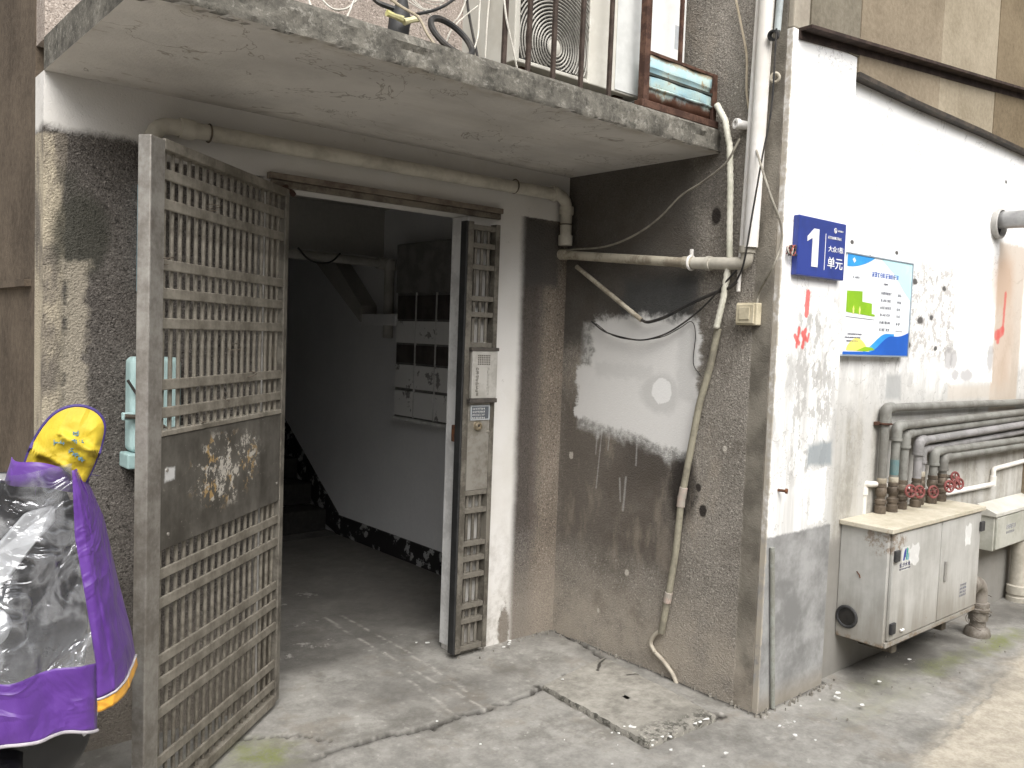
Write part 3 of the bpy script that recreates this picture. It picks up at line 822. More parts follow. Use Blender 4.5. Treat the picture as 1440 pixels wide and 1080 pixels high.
# ------------------------------------------------------------------ pipes on the walls
M_PVC = simple('grimy_pvc', (.54, .51, .44), (.36, .335, .28), 5, .55, 0, .12, .35, (.35, .7))
M_PVCW = simple('white_pvc', (.80, .78, .75), (.68, .65, .60), 3, .45, 0, .1, .4)
M_PVCD = simple('old_dirty_pvc', (.48, .44, .355), (.27, .235, .18), 10, .65, 0, .25, .3)
def pipe(name, label, cat, pts, r, mat, fillet=.06, group=None, couplings=(), part='tube', seg=14, cmat=None, clips=()):
    t = thing(name, label, cat, group=group)
    MB().tube(pts, r, seg, fillet).build(part, mat, t, smooth=True)
    for (p, d, l) in couplings:
        a = Vector(p); d = Vector(d).normalized()
        MB().lathe([(r * 1.02, -l / 2), (r * 1.22, -l / 2), (r * 1.24, -l * .3), (r * 1.24, l * .3), (r * 1.22, l / 2), (r * 1.02, l / 2)], a, d, seg).build('coupling', cmat or mat, t, smooth=True)
    for (p, d) in clips:
        MB().torus(p, d, r * 1.08, .0035, 20, 6).build('clip', M_WIRE, t, smooth=True)
    return t
py = -.045
pa, pb, pc = (-2.105, -0.045, 2.264), (-1.912, -0.045, 2.270), (-0.062, -0.045, 2.263)
pipe('drain_pipe', 'cream plastic drain pipe running under the canopy above the doorway', 'drain pipe',
     [(pa[0], py, .1), (pa[0], py, pb[2] - .018), (pc[0] + .002, py, pc[2]), (pc[0] + .002, py, 2.02)], .030, M_PVC, .075,
     couplings=(((pa[0] + .12, py, pb[2] - .018), (1, 0, 0), .05), ((pa[0], py, 2.17), (0, 0, 1), .05), ((pc[0] - .09, py, pc[2] + .001), (1, 0, 0), .03), ((pc[0] + .002, py, 2.19), (0, 0, 1), .04), ((pc[0] + .002, py, 2.04), (0, 0, 1), .05)),
     clips=(((pb[0] + .01, py, pb[2] - .018), (1, 0, 0)), ((pc[0] - .35, py, pc[2] + .002), (1, 0, 0)), ((pc[0] + .002, py, 2.12), (0, 0, 1))))
qa, qb, qc, qd = (-0.045, 0.014, 1.973), (-0.045, -0.848, 1.895), (-0.045, -1.088, 1.883), (-0.045, -1.123, 1.937)
pipe('drain_pipe', 'grimy drain pipe crossing the sooty return wall level with the number plate', 'drain pipe',
     [(-.045, qa[1], qa[2]), (-.045, qb[1], qb[2])], .0225, M_PVCD, 0, couplings=(((-.045, qa[1] - .03, qa[2] - .002), (0, 1, .08), .06), ((-.045, qb[1] + .03, qb[2] + .003), (0, 1, .08), .05)), clips=(((-.045, qb[1] + .035, qb[2] + .003), (0, 1, 0)),))
el = thing('pipe_elbow', 'cream plastic elbow turning up below the open end of the white downpipe', 'pipe elbow')
MB().tube([(-.045, qb[1] - .002, qb[2]), (-.045, qd[1], qb[2] - .012), (-.045, qd[1], qd[2] + .002)], .0265, 16, .06, fs=7).build('elbow_tube', M_PVC, el, smooth=True)
MB().lathe([(.027, 0), (.033, .001), (.034, .03), (.029, .031), (.028, .005)], (-.045, qd[1], qd[2] - .012), (0, 0, 1), 18).build('socket', M_PVC, el, smooth=True)
MB().lathe([(.027, -.012), (.031, -.011), (.031, .011), (.027, .012)], (-.045, qb[1] - .085, qb[2] - .004), (0, 1, .05), 18).build('coupling', M_PVC, el, smooth=True)
bk = thing('pipe_bracket', 'small white pipe bracket clamped at the joint on the sooty wall', 'bracket')
MB().torus((-.045, qb[1] + .012, qb[2] + .002), (0, 1, 0), .030, .006, 24, 6).build('clamp_ring', M_PVCW, bk, smooth=True)
MB().box(-.052, -.038, qb[1] + .006, qb[1] + .018, qb[2] + .03, qb[2] + .062).build('clamp_tab', M_PVCW, bk, bevel=.002)
# white downpipe, open at the bottom, and the thin conduits beside it
d0, d1 = (-0.050, -1.143, 1.948), (-0.050, -1.164, 2.945)
dp = thing('downpipe', 'white plastic downpipe with its open end hanging above the elbow', 'downpipe')
MB().lathe([(.026, 0), (.030, 0), (.030, 3.2), (.026, 3.2)], (-.05, d0[1] + .002, d0[2]), (0, (d1[1] - d0[1]) / 1.05, 1), 22, True).build('tube', M_PVCW, dp, smooth=True)
c0, c1 = (-0.020, -1.071, 1.769), (-0.020, -1.096, 2.971)
cd_ = thing('conduit', 'thin white cable conduit running down close beside the white downpipe', 'conduit')
MB().tube([(-.02, c0[1], c0[2]), (-.02, c1[1], c1[2]), (-.02, c1[1] - .03, c1[2] + .9)], .009, 10).build('tube', M_PVCW, cd_, smooth=True)
# condensate hose: corrugated upper hose, then a leaning taped pipe, then a thin tail
hp = [(-.045,) + h_[1:] for h_ in ((-0.045, -0.932, 2.569), (-0.045, -0.980, 2.492), (-0.045, -1.009, 2.384), (-0.045, -1.022, 2.218), (-0.045, -1.031, 2.008), (-0.045, -1.037, 1.912), (-0.030, -1.015, 1.738), (-0.030, -0.986, 1.610))]
hs_ = thing('condensate_hose', 'ribbed white condensate hose dropping from the canopy corner behind the elbow', 'hose')
P2 = []
for a, b in zip(hp, hp[1:]):
    for k in range(12): P2.append(tuple(Vector(a).lerp(Vector(b), k / 12)))
P2.append(hp[-1])
P2[0] = (P2[0][0], P2[0][1], P2[0][2])
MB().tube(P2, .014, 12, rr=[.0128 + .0022 * (i % 2) for i in range(len(P2))]).build('tube', simple('hose_white', (.66, .64, .55), (.50, .49, .40), 8, .6), hs_, smooth=True, autosmooth=0)
lp = [(-.024,) + h_[1:] for h_ in ((-0.024, -0.981, 1.610), (-0.024, -0.953, 1.461), (-0.024, -0.900, 1.269), (-0.024, -0.856, 1.010), (-0.024, -0.827, 0.828), (-0.024, -0.812, 0.613), (-0.024, -0.789, 0.443), (-0.024, -0.749, 0.200))]
ln = thing('leaning_pipe', 'old grey green pipe leaning down the return wall to the ground', 'pipe')
MB().tube(lp, .0155, 14, .03, rr=None).build('tube', simple('mossy_pvc', (.29, .27, .205), (.19, .175, .135), 9, .7, 0, .3), ln, smooth=True)
for k, (i, t) in enumerate(((3, .8), (4, .02), (6, .3))):
    p = Vector(lp[i]).lerp(Vector(lp[i + 1]), t); d = (Vector(lp[i + 1]) - Vector(lp[i]))
    MB().lathe([(.016, -.03), (.0185, -.028), (.019, .02), (.016, .022)], p, d, 14).build('tape_joint', simple('tape_grey', (.33, .30, .26), (.42, .33, .28), 20, .7), ln, smooth=True)
tp = [(-.022,) + h_[1:] for h_ in ((-0.022, -0.751, 0.213), (-0.022, -0.706, 0.177), (-0.022, -0.683, 0.132), (-0.022, -0.711, 0.100))]
tl = [(-.014,) + h_[1:] for h_ in ((-0.014, -0.704, 0.096), (-0.014, -0.766, 0.065), (-0.014, -0.818, 0.025), (-0.014, -0.845, -0.013), (-0.014, -0.852, -0.060))]
MB().tube(tp + tl, .010, 10, .02).build('tail', simple('pale_tail_hose', (.42, .38, .31), (.30, .26, .21), 12, .6), ln, smooth=True)
# diagonal stub of trunking and the black cable that leaves it
ta_, tb_ = (-0.030, -0.104, 1.908), (-0.030, -0.550, 1.642)
sd_ = thing('cable_conduit', 'short cream conduit hanging diagonally across the sooty wall', 'conduit')
MB().tube([(-.03, ta_[1], ta_[2]), (-.03, tb_[1], tb_[2])], .0115, 12).build('tube', M_PVCD, sd_, smooth=True)
M_BLACKC = simple('black_cable', (.020, .020, .020), (.05, .045, .04), 14, .6)
M_GREYC = simple('grey_cable', (.30, .28, .23), (.20, .18, .15), 14, .65)
M_WHITEC = simple('white_cable', (.55, .53, .47), (.42, .40, .35), 14, .55)
def cable(label, pts, r, mat, name='cable', cat='cable', sub=6, group=None):
    """smooth Catmull-Rom run through the points"""
    P = [Vector(p) for p in pts]; Q = []
    E = [P[0] * 2 - P[1]] + P + [P[-1] * 2 - P[-2]]
    for i in range(1, len(E) - 2):
        a, b, c, d = E[i - 1:i + 3]
        for k in range(sub):
            t = k / sub
            Q.append(.5 * ((2 * b) + (c - a) * t + (2 * a - 5 * b + 4 * c - d) * t * t + (3 * b - a - 3 * c + d) * t ** 3))
    Q.append(P[-1])
    o = MB().tube(Q, r, 6).build(name, mat, None, smooth=True)
    return tag(o, label, cat, group)
cable('black cable sagging from the tip of the cream diagonal conduit to the elbow', [(-.03, tb_[1], tb_[2]), (-0.030, -0.594, 1.633), (-0.035, -0.694, 1.657), (-0.035, -0.812, 1.708), (-0.040, -0.947, 1.757), (-0.045, -1.041, 1.783), (-0.050, -1.082, 1.808)], .0075, M_BLACKC)
cable('loose thin dark wire drooping across the top of the white paint patch', [(-0.020, -0.216, 1.632), (-0.030, -0.315, 1.584), (-0.040, -0.457, 1.556), (-0.040, -0.577, 1.549), (-0.035, -0.698, 1.579), (-0.030, -0.793, 1.629), (-0.035, -0.891, 1.692), (-0.050, -0.973, 1.753), (-0.055, -1.035, 1.812), (-0.060, -1.086, 1.855)], .004, M_BLACKC)
cable('thin dark wire looping just under the other over the white patch', [(-0.015, -0.241, 1.622), (-0.020, -0.364, 1.565), (-0.025, -0.520, 1.548), (-0.020, -0.666, 1.565), (-0.015, -0.762, 1.607), (-0.012, -0.826, 1.639), (-0.012, -0.853, 1.583), (-0.012, -0.848, 1.456), (-0.012, -0.891, 1.401)], .0022, M_BLACKC)
cable('pale grey cable swooping from the canopy corner to the drain pipe joint', [(-0.120, -1.110, 2.385), (-0.120, -1.046, 2.293), (-0.100, -0.908, 2.229), (-0.080, -0.787, 2.189), (-0.070, -0.655, 2.100), (-0.060, -0.500, 2.034), (-0.050, -0.311, 1.995), (-0.050, -0.089, 1.993), (-0.060, 0.031, 1.980)], .0048, M_GREYC)
cable('grey cable looping off the corner beside the number plate down to the switch box', [(-0.050, -1.131, 2.380), (-0.176, -1.300, 2.142), (-0.132, -1.330, 2.021), (-0.125, -1.330, 1.939), (-0.149, -1.310, 1.841), (-0.030, -1.182, 1.766), (-0.030, -1.172, 1.702)], .0045, M_GREYC)
cable('thin brown cable hanging down the return wall above the canopy corner', [(-0.020, -0.986, 3.000), (-0.025, -1.026, 2.872), (-0.020, -1.054, 2.749), (-0.015, -1.059, 2.603), (-0.015, -1.089, 2.465), (-0.020, -1.085, 2.348)], .005, simple('tan_cable', (.42, .36, .27), (.33, .28, .2)))
cable('black wire running down beside the white downpipe', [(-0.080, -1.230, 2.808), (-0.080, -1.226, 2.502), (-0.090, -1.202, 2.306), (-0.090, -1.169, 2.081), (-0.070, -1.126, 1.882), (-0.050, -1.075, 1.802)], .004, M_BLACKC)
# grey conduit with a clamp on the corner and the wider dark pipe behind it
gp = thing('corner_conduit', 'grey flexible conduit ending in a black collar high on the wall corner', 'conduit')
g0, g1 = (-0.040, -1.208, 2.813), (-0.040, -1.210, 2.935)
MB().tube([(-.04, g0[1], g0[2]), (-.035, g1[1], g1[2]), (-.03, g1[1] - .02, g1[2] + .5)], .014, 12).build('tube', simple('bluish_hose', (.38, .42, .42), (.30, .33, .33)), gp, smooth=True)
MB().lathe([(.012, 0), (.020, 0), (.022, .01), (.022, .03), (.014, .031), (.012, .02)], (-.055, g0[1], g0[2] - .02), (-.9, -.25, -.3), 18, True).build('collar', simple('black_rubber', (.02, .02, .02)), gp, smooth=True)
hk = thing('wall_hook', 'small pale hook on the wall corner below the black collar', 'hook')
h0 = (-0.020, -1.203, 2.632)
MB().torus((-.03, h0[1], h0[2]), (1, .3, .2), .017, .006, 18, 8).build('hook_ring', M_PVCD, hk, smooth=True)
MB().tube([(0, h0[1], h0[2] + .01), (-.03, h0[1], h0[2] + .012)], .006, 8).build('hook_shank', M_PVCD, hk, smooth=True)
sb = thing('pipe_stub', 'short white pipe stub poking from the wall under the canopy corner', 'pipe stub')
s0 = (-0.020, -1.071, 2.464)
MB().lathe([(.012, 0), (.018, 0), (.018, .05), (.022, .052), (.022, .07), (.013, .071), (.012, .03)], (.0, s0[1], s0[2]), (-1, .4, .05), 16, True).build('stub_tube', M_PVCW, sb, smooth=True)
# switch box
sx = thing('switch_box', 'yellowed square switch box on the return wall below the elbow', 'switch box')
b0_, b1_ = (-0.020, -1.076, 1.627), (-0.020, -1.178, 1.720)
MSW = simple('yellowed_plastic', (.58, .52, .38), (.46, .41, .29), 12, .5)
MB().box(-.036, 0, b1_[1], b0_[1], b0_[2], b1_[2]).build('back_box', MSW, sx, bevel=.004)
MB().box(-.044, -.0365, b1_[1] + .010, b0_[1] - .004, b0_[2] + .006, b1_[2] - .006).build('cover', MSW, sx, bevel=.004)
MB().box(-.049, -.0445, b1_[1] + .028, b0_[1] - .022, b0_[2] + .022, b1_[2] - .018).build('rocker', MSW, sx, bevel=.003)
# thin pipe at the foot of the white wall corner
vp = thing('thin_conduit', 'thin grey conduit standing at the foot of the white wall corner', 'conduit')
v0, v1 = (0.099, -1.268, -0.025), (0.030, -1.268, 0.703)
MB().tube([(v0[0], -1.268, .0), (v1[0], -1.268, v1[2])], .0105, 10).build('tube', simple('greenish_conduit', (.30, .31, .28), (.22, .22, .19)), vp, smooth=True)
nl = thing('wall_anchor', 'rusty bolt sticking out near the corner of the white wall', 'bolt')
n0 = (0.068, -1.270, 0.940)
MB().lathe([(.006, 0), (.006, .03), (.011, .031), (.011, .040), (.004, .041)], (n0[0], -1.256, n0[2]), (.3, -1, 0), 8).build('bolt', simple('rust_orange', (.18, .075, .035)), nl, smooth=True)
# ------------------------------------------------------------------ plates on the white wall
sg = thing('number_plate', 'dark blue number plate with a big white 1 beside the corner', 'sign')
p0, p1, p2, p3 = (0.073, -1.286, 2.094), (0.449, -1.286, 2.080), (0.076, -1.286, 1.844), (0.458, -1.286, 1.838)
SX0, SX1, SZ0, SZ1 = (p0[0] + p2[0]) / 2, (p1[0] + p3[0]) / 2, (p2[2] + p3[2]) / 2, (p0[2] + p1[2]) / 2
M_BLUE = simple('blue_enamel', (.028, .050, .255), (.022, .040, .20), 4, .35, 0, .05, .5)
M_SIGNW = simple('sign_white', (.80, .80, .80), (.78, .78, .78), 4, .5)
sy = -1.286
MB().box(SX0, SX1, sy, -1.257, SZ0, SZ1).build('plate', M_BLUE, sg, bevel=.004)
W_, H_ = SX1 - SX0, SZ1 - SZ0
def su(u, v): return SX0 + u * W_, SZ1 - v * H_
# big numeral built as a shape
mb = MB()
poly = [(.17, .335), (.30, .185), (.405, .185), (.405, .83), (.275, .83), (.275, .345), (.17, .415)]
mb.prism([(su(u, v)[0], sy - .0005, su(u, v)[1]) for u, v in poly], (0, -.0015, 0)); mb.build('numeral', M_SIGNW, sg)
mb = MB(); x, z = su(.545, .86); mb.box(x, x + .0035, sy - .0018, sy - .0005, z, su(.545, .235)[1]); mb.build('divider', M_SIGNW, sg)
RX = (math.pi / 2, 0, 0)
x, z = su(.62, .52); text_mesh('lettering', '大众1栋', H_ * .112, M_SIGNW, sg, (x, sy - .0012, z), RX, W_ * .330, .0006, bold=.0001)
x, z = su(.615, .80); text_mesh('lettering', '单元', H_ * .215, M_SIGNW, sg, (x, sy - .0012, z), RX, W_ * .335, .0006, bold=.0003)
mb = MB(); x, z = su(.60, .310); glyphs(mb, x, z, H_ * .050, 11, sy - .0004, .74, False, 41, .0012); mb.build('small_print', M_SIGNW, sg)
mb = MB(); x, z = su(.815, .165); glyphs(mb, x, z, H_ * .032, 6, sy - .0004, .80, False, 42, .0012); mb.build('small_print', M_SIGNW, sg)
mb = MB(); x, z = su(.755, .150); mb.torus((x, sy - .001, z), (0, 1, 0), .0100, .0014, 20, 6); mb.prism([(x - .004, sy - .0005, z - .008), (x + .005, sy - .0005, z - .004), (x, sy - .0005, z + .008)], (0, -.001, 0)); mb.build('emblem', M_SIGNW, sg, smooth=True)
wt = thing('cable_tie_knot', 'tangle of reddish wire tied at the left edge of the blue plate', 'wire knot')
k0 = (0.045, -1.280, 1.938)
for i in range(5):
    pts = [(k0[0] + .022 * math.cos(a * (1 + .2 * i) + i), -1.275 + .015 * math.sin(a + i * 2), k0[2] + .022 * math.sin(a * 1.3 + i * 1.4)) for a in np.linspace(0, 6, 22)]
    MB().tube(pts, .0025, 5).build('wire_loop', (M_BLACKC, simple('red_wire', (.36, .09, .07), (.28, .08, .06)), M_WHITEC)[i % 3], wt, smooth=True)

# notice board
nb = thing('notice_board', 'white and blue residents notice board with a green building drawing', 'notice board')
q0, q1, q2, q3 = (0.513, -1.245, 1.973), (1.146, -1.245, 1.966), (0.527, -1.245, 1.514), (1.168, -1.245, 1.518)
BX0, BX1, BZ0, BZ1 = (q0[0] + q2[0]) / 2, (q1[0] + q3[0]) / 2, (q2[2] + q3[2]) / 2, (q0[2] + q1[2]) / 2
BW, BH = BX1 - BX0, BZ1 - BZ0
by = -1.262
def bu_(u, v): return BX0 + u * BW, BZ1 - v * BH
M_BOARD = simple('board_white', (.80, .82, .83), (.76, .80, .82), 2, .3, 0, .02, .5)
M_B1 = simple('board_blue', (.018, .12, .52), (.015, .10, .45), 3, .35, 0, .02)
M_B2 = simple('board_sky_blue', (.045, .34, .72), (.03, .26, .66), 3, .35, 0, .02)
M_B3 = simple('board_green', (.27, .50, .02), (.22, .43, .02), 3, .35, 0, .02)
M_B4 = simple('board_yellow', (.80, .72, .16), (.78, .76, .34), 3, .35, 0, .02)
M_B5 = simple('board_pale_cyan', (.50, .78, .82), (.62, .82, .84), 3, .35, 0, .02)
M_TXT = simple('board_text', (.13, .13, .17), (.15, .15, .19), 3, .5)
M_TTL = simple('board_title', (.05, .13, .50), (.05, .12, .45), 3, .5)
MB().box(BX0, BX1, by, -1.228, BZ0, BZ1).build('backing_board', M_BOARD, nb, bevel=.002)
fr_ = MB()
fr_.box(BX0 - .004, BX1 + .004, by - .004, -1.2285, BZ1, BZ1 + .006); fr_.box(BX0 - .004, BX1 + .004, by - .004, -1.2285, BZ0 - .006, BZ0)
fr_.box(BX1, BX1 + .006, by - .004, -1.2285, BZ0, BZ1)
fr_.build('edge_trim', simple('trim_blue_grey', (.38, .44, .50), (.30, .36, .42), 4, .4, .3), nb)
def patch(name, pts, mat, lift):
    MB().prism([(bu_(u, v)[0], by - lift, bu_(u, v)[1]) for u, v in pts], (0, -.0004, 0)).build(name, mat, nb)
def curve(f, u0, u1, n=24): return [(u0 + (u1 - u0) * i / n, f(u0 + (u1 - u0) * i / n)) for i in range(n + 1)]
ease = lambda t: t * t * (3 - 2 * t)
patch('corner_tint', [(.5, .003)] + [(.997, .003), (.997, .40), (.88, .30), (.72, .14)], M_B5, .0003)
patch('corner_wave', curve(lambda u: .125 * math.cos(min(1, u / .40) * 1.57) ** .8 if u < .399 else .003, .003, .40) + [(.40, .002), (.003, .002)], M_B2, .0006)
patch('wave', curve(lambda u: .968 - .175 * ease(min(1, max(0, (u - .38)) / .34)) - .05 * max(0, u - .72) / .28 + .02 * math.sin((u - .72) * 11) * (u > .72), .003, .997) + [(.997, .997), (.003, .997)], M_B1, .0012)
patch('wave', curve(lambda u: .955 - .185 * ease(min(1, max(0, (u - .28)) / .36)), .30, .76) + [(.76, .86), (.62, .90), (.45, .965), (.30, .972)], M_B2, .0008)
patch('wave_glow', curve(lambda u: .93 - .10 * math.sin(math.pi * (u - .05) / .30) ** .8 if .05 < u < .35 else .95, .05, .35) + [(.40, .965), (.05, .955)], M_B4, .0009)
patch('wave_leaf', [(.20, .955), (.32, .915), (.42, .92), (.47, .945), (.32, .962)], M_B3, .0015)
patch('drawing', [(.02, .365), (.24, .355), (.245, .46), (.39, .47), (.395, .575), (.44, .58), (.44, .60), (.02, .575)], M_B3, .0008)
patch('drawing_base', [(.02, .618), (.44, .632), (.44, .637), (.02, .623)], M_TXT, .0008)
def rows_print(name, items, mat, lift=.0008):
    mb = MB()
    for (u, v, h, n, wf, sd_) in items:
        x, z = bu_(u, v); glyphs(mb, x, z, h * BH, n, by - lift, wf, False, sd_, .0006)
    mb.build(name, mat, nb)
rows_print('title', [(.36, .195, .052, 10, 1.02, 7)], M_TTL)
rows_print('print', [(.12, .235, .022, 4, .9, 1), (.09, .235, .022, 1, .5, 2), (.55, .265, .020, 5, .9, 3), (.52, .265, .022, 1, .5, 4)], M_TXT)
it = []
for k, v in enumerate((.365, .44, .515, .59, .67, .745)):
    it.append((.52 , v, .030, 5 if k % 2 else 7, 1.0 if k % 2 == 0 else 1.35, 60 + k)); it.append((.78, v + .004, .028, 2 if k < 5 else 0, 1.5, 70 + k))
rows_print('print', it, M_TXT)
rows_print('print', [(.78, .745, .018, 9, .9, 90)], simple('board_faint_text', (.45, .45, .50), (.48, .48, .52)))
rows_print('print', [(.06, .80, .017, 19, .8, 80), (.02, .835, .017, 21, .8, 81), (.05, .87, .017, 15, .8, 82)], M_TXT)
for u, v in ((.11, .54), (.20, .54)):
    patch('figure', [(u, v), (u + .012, v - .035), (u + .024, v), (u + .02, v + .05), (u + .004, v + .05)], M_B4, .0014)
MB().prism([(bu_(.07, .04)[0], by - .0012, bu_(.07, .05)[1]), (bu_(.095, .03)[0], by - .0012, bu_(.1, .03)[1]), (bu_(.12, .05)[0], by - .0012, bu_(.12, .06)[1]), (bu_(.095, .085)[0], by - .0012, bu_(.1, .085)[1])], (0, -.0004, 0)).build('emblem', M_BOARD, nb)

# exhaust pipe through the white wall
ex = thing('exhaust_pipe', 'metal flue pipe sticking out through a round sleeve in the white wall', 'flue pipe')
e0 = (2.256, -1.230, 2.293)
M_FLUE = simple('flue_metal', (.40, .40, .40), (.30, .30, .30), 5, .35, .5, .05)
MB().lathe([(.070, 0), (.085, 0), (.085, .03), (.078, .034), (.072, .02)], (e0[0], -1.2265, e0[2]), (0, -1, 0), 28, True).build('sleeve', simple('sleeve_grey', (.42, .41, .39), (.34, .33, .31)), ex, smooth=True)
MB().lathe([(.001, .0), (.071, .0), (.071, .004), (.001, .004)], (e0[0], -1.2265, e0[2]), (0, -1, 0), 24, True).build('sleeve_core', simple('flue_soot', (.02, .018, .016), (.03, .028, .025)), ex)
MB().lathe([(.044, .004), (.050, .004), (.050, .30), (.044, .30)], (e0[0] + .012, -1.2265, e0[2] + .022), (.05, -1, -.01), 28, True).build('tube', M_FLUE, ex, smooth=True)

# ------------------------------------------------------------------ water meter cabinet
cb = thing('meter_cabinet', 'large dented steel water meter cabinet with two doors and a round porthole', 'cabinet')
CX0, CX1, CY0, CY1, CZ0, CZ1 = .672, 1.672, -1.455, -1.2265, .190, .722
mm = Mt('cabinet_paint')
n = mm.noise(4.5, 7, .66); f = mm.noise(35, 5, .72); v_ = mm.noise(10, 5, .62, stretch=(1, 1, .12), seed=3)
c = mm.mix(mm.ss(n * .5 + v_ * .5, .38, .62), (.36, .355, .33), (.50, .495, .47))
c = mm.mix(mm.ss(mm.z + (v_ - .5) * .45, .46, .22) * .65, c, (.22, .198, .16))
r_ = mm.ss(mm.z + (n - .5) * .12, .225, .195).max(mm.ell(mm.x, mm.z, .70, .68, .10, .055, .3, f, 1.4) * mm.ss(mm.y, -1.40, -1.44) ).max(mm.ell(mm.y, mm.z, -1.40, .68, .05, .06, .3, f, 1.5) * .9)
c = mm.mix(r_ * mm.ss(f, .42, .58) * .75, c, mm.mix(f, (.10, .055, .03), (.24, .165, .095)))
c = mm.mix(mm.ss(f * .5 + n * .5, .64, .68) * .6, c, (.22, .16, .10))
M_CAB = mm.finish(c, .5, n + f * .3, .12, .004, .05, .4)
mm = Mt('cabinet_lid_paint')
n = mm.noise(5, 7, .66); f = mm.noise(30, 5, .72)
c = mm.mix(mm.ss(n * .6 + f * .4, .36, .62), (.40, .36, .27), (.54, .50, .41))
c = mm.mix(mm.ss(f, .60, .66) * .6, c, (.30, .21, .11))
M_LID = mm.finish(c, .7, f, .25, .004)
MB().box(CX0, CX1, CY0, CY1, CZ0, CZ1).build('body', M_CAB, cb, bevel=.004)
MB().box(CX0 - .022, CX1 + .018, CY0 - .028, CY1 + .0002, .7225, .745).build('lid', M_LID, cb, bevel=.004)
dr0 = MB().box(CX0 + .020, 1.188, CY0 - .016, CY0 - .0005, .222, .716).build('door', M_CAB, cb, bevel=.004)
dr1 = MB().box(1.196, CX1 - .006, CY0 - .016, CY0 - .0005, .222, .716).build('door', M_CAB, cb, bevel=.004)
MB().box(CX0 + .004, CX1 - .004, CY0 - .012, CY0 - .0005, .192, .217).build('sill_rail', M_CAB, cb, bevel=.003)
M_HINGE = simple('black_hinge', (.025, .025, .027), (.05, .05, .05), 12, .5)
for (x, z) in ((CX0 + .022, .615), (CX0 + .018, .282), (CX1 - .030, .640)):
    MB().box(x, x + .045, CY0 - .030, CY0 - .0165, z - .026, z + .026).build('hinge', M_HINGE, cb, bevel=.004)
hd = MB().box(1.240, 1.262, CY0 - .026, CY0 - .0165, .410, .515).build('handle', simple('handle_steel', (.45, .44, .42), (.34, .33, .31), 9, .35, .6), dr1, bevel=.005)
MB().tube([(.80, CY0 - .018, .255), (.815, CY0 - .028, .258), (.83, CY0 - .018, .255)], .006, 8, .01).build('catch', M_PVCW, dr0, smooth=True)
pz_ = (0.672, -1.280, 0.292)
MB().torus((CX0 - .002, pz_[1], pz_[2]), (1, 0, 0), .047, .0075, 32, 8).build('porthole_ring', M_HINGE, cb, smooth=True)
MB().lathe([(0, 0), (.044, 0), (.044, .003), (0, .003)], (CX0 - .004, pz_[1], pz_[2]), (1, 0, 0), 28).build('porthole_cover', simple('porthole_black', (.012, .012, .012), (.03, .028, .026), 12, .4), cb)
for x in (.90, 1.45):
    MB().box(x, x + .05, CY0 + .06, CY1, .10, .1895).build('bracket', M_GALVD, cb, bevel=.003)
# water company sticker: blue and green emblem with characters under it
lx, lz = .787, .583
dy = CY0 - .0168
mb = MB(); mb.prism([(lx - .012, dy, lz - .048), (lx + .062, dy, lz - .048), (lx + .062, dy, lz + .062), (lx - .012, dy, lz + .062)], (0, -.0004, 0)); mb.build('sticker', simple('sticker_white', (.64, .64, .62), (.58, .58, .55), 9, .5), dr0)
mb = MB(); mb.prism([(lx, dy - .0006, lz), (lx + .016, dy - .0006, lz), (lx + .024, dy - .0006, lz + .045), (lx + .020, dy - .0006, lz + .056), (lx + .009, dy - .0006, lz + .040)], (0, -.0004, 0)); mb.prism([(lx + .020, dy - .0006, lz + .012), (lx + .026, dy - .0006, lz + .012), (lx + .031, dy - .0006, lz + .054), (lx + .025, dy - .0006, lz + .054)], (0, -.0004, 0)); mb.build('emblem', simple('logo_blue', (.02, .05, .30), (.02, .04, .26), 3, .4), dr0)
mb = MB(); mb.prism([(lx + .028, dy - .0006, lz), (lx + .040, dy - .0006, lz), (lx + .050, dy - .0006, lz + .050), (lx + .036, dy - .0006, lz + .058)], (0, -.0004, 0)); mb.build('emblem', simple('logo_green', (.02, .33, .24), (.02, .28, .22), 3, .4), dr0)
mb = MB(); mb.prism([(lx + .044, dy - .0006, lz - .002), (lx + .054, dy - .0006, lz - .002), (lx + .057, dy - .0006, lz + .028), (lx + .052, dy - .0006, lz + .03)], (0, -.0004, 0)); mb.build('emblem', simple('logo_cyan', (.05, .35, .50), (.04, .3, .45), 3, .4), dr0)
text_mesh('lettering', '长沙水业', .023, simple('logo_ink', (.06, .06, .12), (.08, .08, .14)), dr0, (lx - .030, dy - .0006, lz - .028), RX, .105, .0004, bold=.0003)
mb = MB(); glyphs(mb, lx - .030, lz - .043, .008, 15, dy - .0004, .8, False, 77, .0005); mb.build('small_print', simple('logo_ink', (.06, .06, .12)), dr0)
def scrap(name, cx, cz, rx, rz, y, mat, parent, seed, n=22):
    r = random.Random(seed); pts = []
    for i in range(n):
        a = 2 * math.pi * i / n; k = r.uniform(.72, 1.12)
        pts.append((cx + rx * k * math.copysign(abs(math.cos(a)) ** .7, math.cos(a)), y, cz + rz * k * math.copysign(abs(math.sin(a)) ** .7, math.sin(a))))
    return MB().prism(pts, (0, -.0004, 0)).build(name, mat, parent)
M_SCRAP = simple('torn_paper', (.72, .72, .70), (.62, .62, .60), 16, .8)
scrap('torn_sticker', .905, .600, .055, .055, dy, M_SCRAP, dr0, 3)
scrap('torn_sticker', 1.505, .610, .042, .062, dy, M_SCRAP, dr1, 5)
mb = MB(); 
for k in range(4): glyphs(mb, 1.445, .352 - k * .018, .013, 7, dy, .8, False, 100 + k, .0005)
mb.build('small_print', simple('faded_ink', (.24, .25, .30), (.30, .30, .34)), dr1)
for (p, d, s__) in (((CX0 - .001, -1.33, .50), .02, 1), ):
    MB().tube([(CX0 - .001, -1.315, .515), (CX0 - .002, -1.33, .50), (CX0 - .001, -1.333, .488)], .0025, 5).build('scratch', simple('rust_orange', (.18, .075, .035)), cb)

